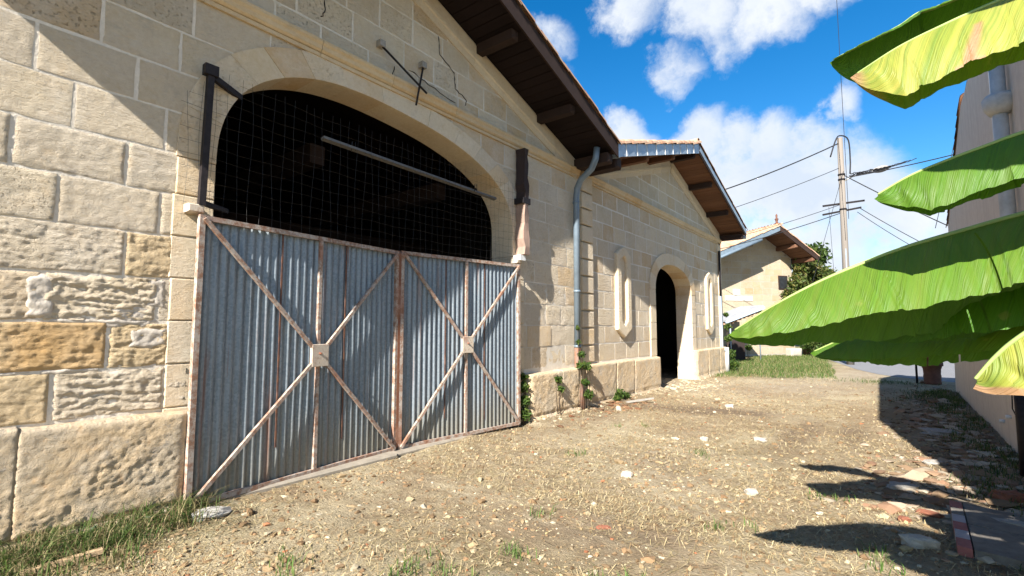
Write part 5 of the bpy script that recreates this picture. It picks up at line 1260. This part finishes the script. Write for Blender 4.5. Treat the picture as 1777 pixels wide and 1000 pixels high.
def chunk(x, y, sx, sy, sz, rot, mat, label, seed, name='stone_chunk', category='stone', group=None):
    r = np.random.default_rng(seed); n1, n2 = 12, 7; V, F = [], []
    for j in range(n2):
        ph = math.pi * j / (n2 - 1)
        for i in range(n1):
            t = 2 * math.pi * i / n1; c = np.array([math.sin(ph) * math.cos(t), math.sin(ph) * math.sin(t), math.cos(ph)])
            c = np.sign(c) * np.abs(c) ** .6; V.append(c * (1 + .13 * r.normal()) * np.array([sx, sy, sz]) / 2)
    V = np.array(V); V[:n1] = V[:n1].mean(0); V[-n1:] = V[-n1:].mean(0)
    for j in range(n2 - 1):
        for i in range(n1): F.append([j * n1 + i, (j + 1) * n1 + i, (j + 1) * n1 + (i + 1) % n1, j * n1 + (i + 1) % n1])
    c, s_ = math.cos(rot), math.sin(rot); W = np.stack([V[:, 0] * c - V[:, 1] * s_ + x, V[:, 0] * s_ + V[:, 1] * c + y, V[:, 2] + sz * .32 + float(ground_h(np.array([x]), np.array([y]))[0])], -1)
    return tag(mobj(name, W, F, mat, None), label, category, group)
chunk(.06, 4.36, .21, .11, .08, .2, M['chalk'], 'pale flat stone at the left edge of the paving slab', 1)
chunk(-1.07, 4.80, .10, .07, .055, .4, M['chalk'], 'white stone chunk on the lane, midway to the slab', 2)
chunk(-1.45, 7.05, .16, .11, .06, .0, M['chalk'], 'white flat stone near the dark tyre tracks', 3)
chunk(-2.05, 6.75, .09, .08, .06, .9, M['chalk'], 'small white stone left of the dark tyre tracks', 4)
chunk(-2.45, 9.6, .16, .1, .07, .3, M['chalk'], 'white stone in the far middle of the lane', 5)
chunk(-3.95, 8.2, .10, .09, .09, .3, M['chalk'], 'round white stone on the red litter by the downpipe', 6)
chunk(-2.15, 4.62, .12, .08, .06, .3, M['chalk'], 'cream stone left of centre on the lane', 7)
chunk(.40, 8.9, .42, .3, .07, .3, M['slate'], 'large flat grey stone in the shaded rubble by the wall', 8)
chunk(.66, 5.75, .22, .16, .10, .5, M['brickred'], 'broken red brick lying behind the paving slab', 9, 'brick_fragment', 'brick')
chunk(.14, 5.15, .17, .07, .04, -.2, M['brickred'], 'thin orange tile shard left of the slab', 10, 'tile_shard', 'tile shard')
chunk(-.02, 4.85, .08, .07, .04, .5, M['brickred'], 'dark red shard above the pale flat stone', 11, 'tile_shard', 'tile shard')
chunk(-1.75, 3.35, .10, .045, .02, .7, M['brickred'], 'flat red tile shard lying on the open lane', 12, 'tile_shard', 'tile shard')
chunk(.88, 5.35, .26, .2, .26, .4, M['slate'], 'rough grey stone standing by the wall behind the slab', 13)
chunk(.75, 5.05, .55, .16, .05, -.25, M['slate'], 'long grey stone kerb along the back of the slab', 14)
chunk(-4.15, 1.66, .24, .12, .08, 1.3, M['concrete'], 'grey concrete lump at the foot of the gate post', 15)
chunk(.28, 7.0, .3, .12, .05, .7, M['slate'], 'grey slate shard in the leaf shadow', 16)
chunk(-.03, 5.75, .28, .14, .06, .6, M['slate'], 'flat grey shard at the tip of the leaf shadow', 17)
# lath in the grass
V, F = beam((-4.02, .62, .04), (-3.98, .98, .06), .045, .028); tag(mobj('wooden_lath', V, F, M['lath'], None), 'short bare wooden lath lying in the grass', 'lath')
V, F = beam((-4.15, 8.95, .03), (-3.75, 9.3, .10), .05, .03); tag(mobj('wooden_stick', V, F, M['slate'], None), 'grey stick lying at the plinth foot', 'stick')
# paving slab with red and white painted edge
slab = thing('paving_slab', 'cracked concrete paving with red and white painted edge in the shade', 'paving', (.55, 4.85, 0))
def quad_slab(c, z0, z1, mat, nm):
    c = np.array(c); V = np.array([[*p, z0] for p in c] + [[*(c.mean(0) + (p - c.mean(0)) * .985), z1] for p in c]); mobj(nm, V, [[3, 2, 1, 0], [4, 5, 6, 7]] + [[i, (i + 1) % 4, 4 + (i + 1) % 4, 4 + i] for i in range(4)], mat, slab)
E0, E1, D0, D1 = np.array([.27, 5.42]), np.array([.24, 4.33]), np.array([1.05, 5.28]), np.array([1.02, 4.2])
for i in range(2):
    for j in range(2):
        f = lambda a, b: (E0 * (1 - b) + E1 * b) * (1 - a) + (D0 * (1 - b) + D1 * b) * a
        a0, a1, b0, b1 = .1 + i * .43, .1 + i * .43 + .42, j * .5 + .005, j * .5 + .495
        quad_slab([f(a0, b0), f(a0, b1), f(a1, b1), f(a1, b0)], -.02, .055, M['paver'], 'paver')
for k, mt in enumerate(('redpaint', 'paver', 'whitepaint', 'redpaint', 'whitepaint', 'redpaint')):
    b0, b1 = k / 6 + .003, (k + 1) / 6 - .003; f = lambda a, b: (E0 * (1 - b) + E1 * b) * (1 - a) + (D0 * (1 - b) + D1 * b) * a
    quad_slab([f(0, b0), f(0, b1), f(.093, b1), f(.093, b0)], -.02, .057, M[mt], 'painted_kerb')

# planter made of stacked terracotta sleeves, and iron stake
pl = thing('terracotta_planter', 'dark ribbed terracotta planter with red flowers at the lane end', 'planter', (.68, 16.9, 0))
mobj('pot', *lathe([(.17, 0), (.185, .02), (.185, .06), (.175, .08), (.185, .22), (.175, .25), (.185, .40), (.20, .42), (.205, .46), (.235, .48), (.235, .56), (.20, .58), (.205, .64), (.25, .66), (.25, .73), (.22, .74), (.2, .70)], (.68, 16.9, 0), 20), M['terracotta'], pl, True)
V, F, c = leaf_cloud(160, clumps([(.68, 16.9, .82, .15), (.60, 16.9, .86, .1), (.77, 16.9, .84, .1)]), .05, [(.05, .09, .02), (.22, .02, .03), (.30, .03, .04)], 97); mobj('flowers', V, F, M['leaf'], pl, col=c)
tag(mobj('iron_stake', *tube([(.37, 17.0, -.02), (.37, 17.0, .95)], .025, 8), M['iron'], None, True), 'thin dark iron stake left of the planter', 'stake')
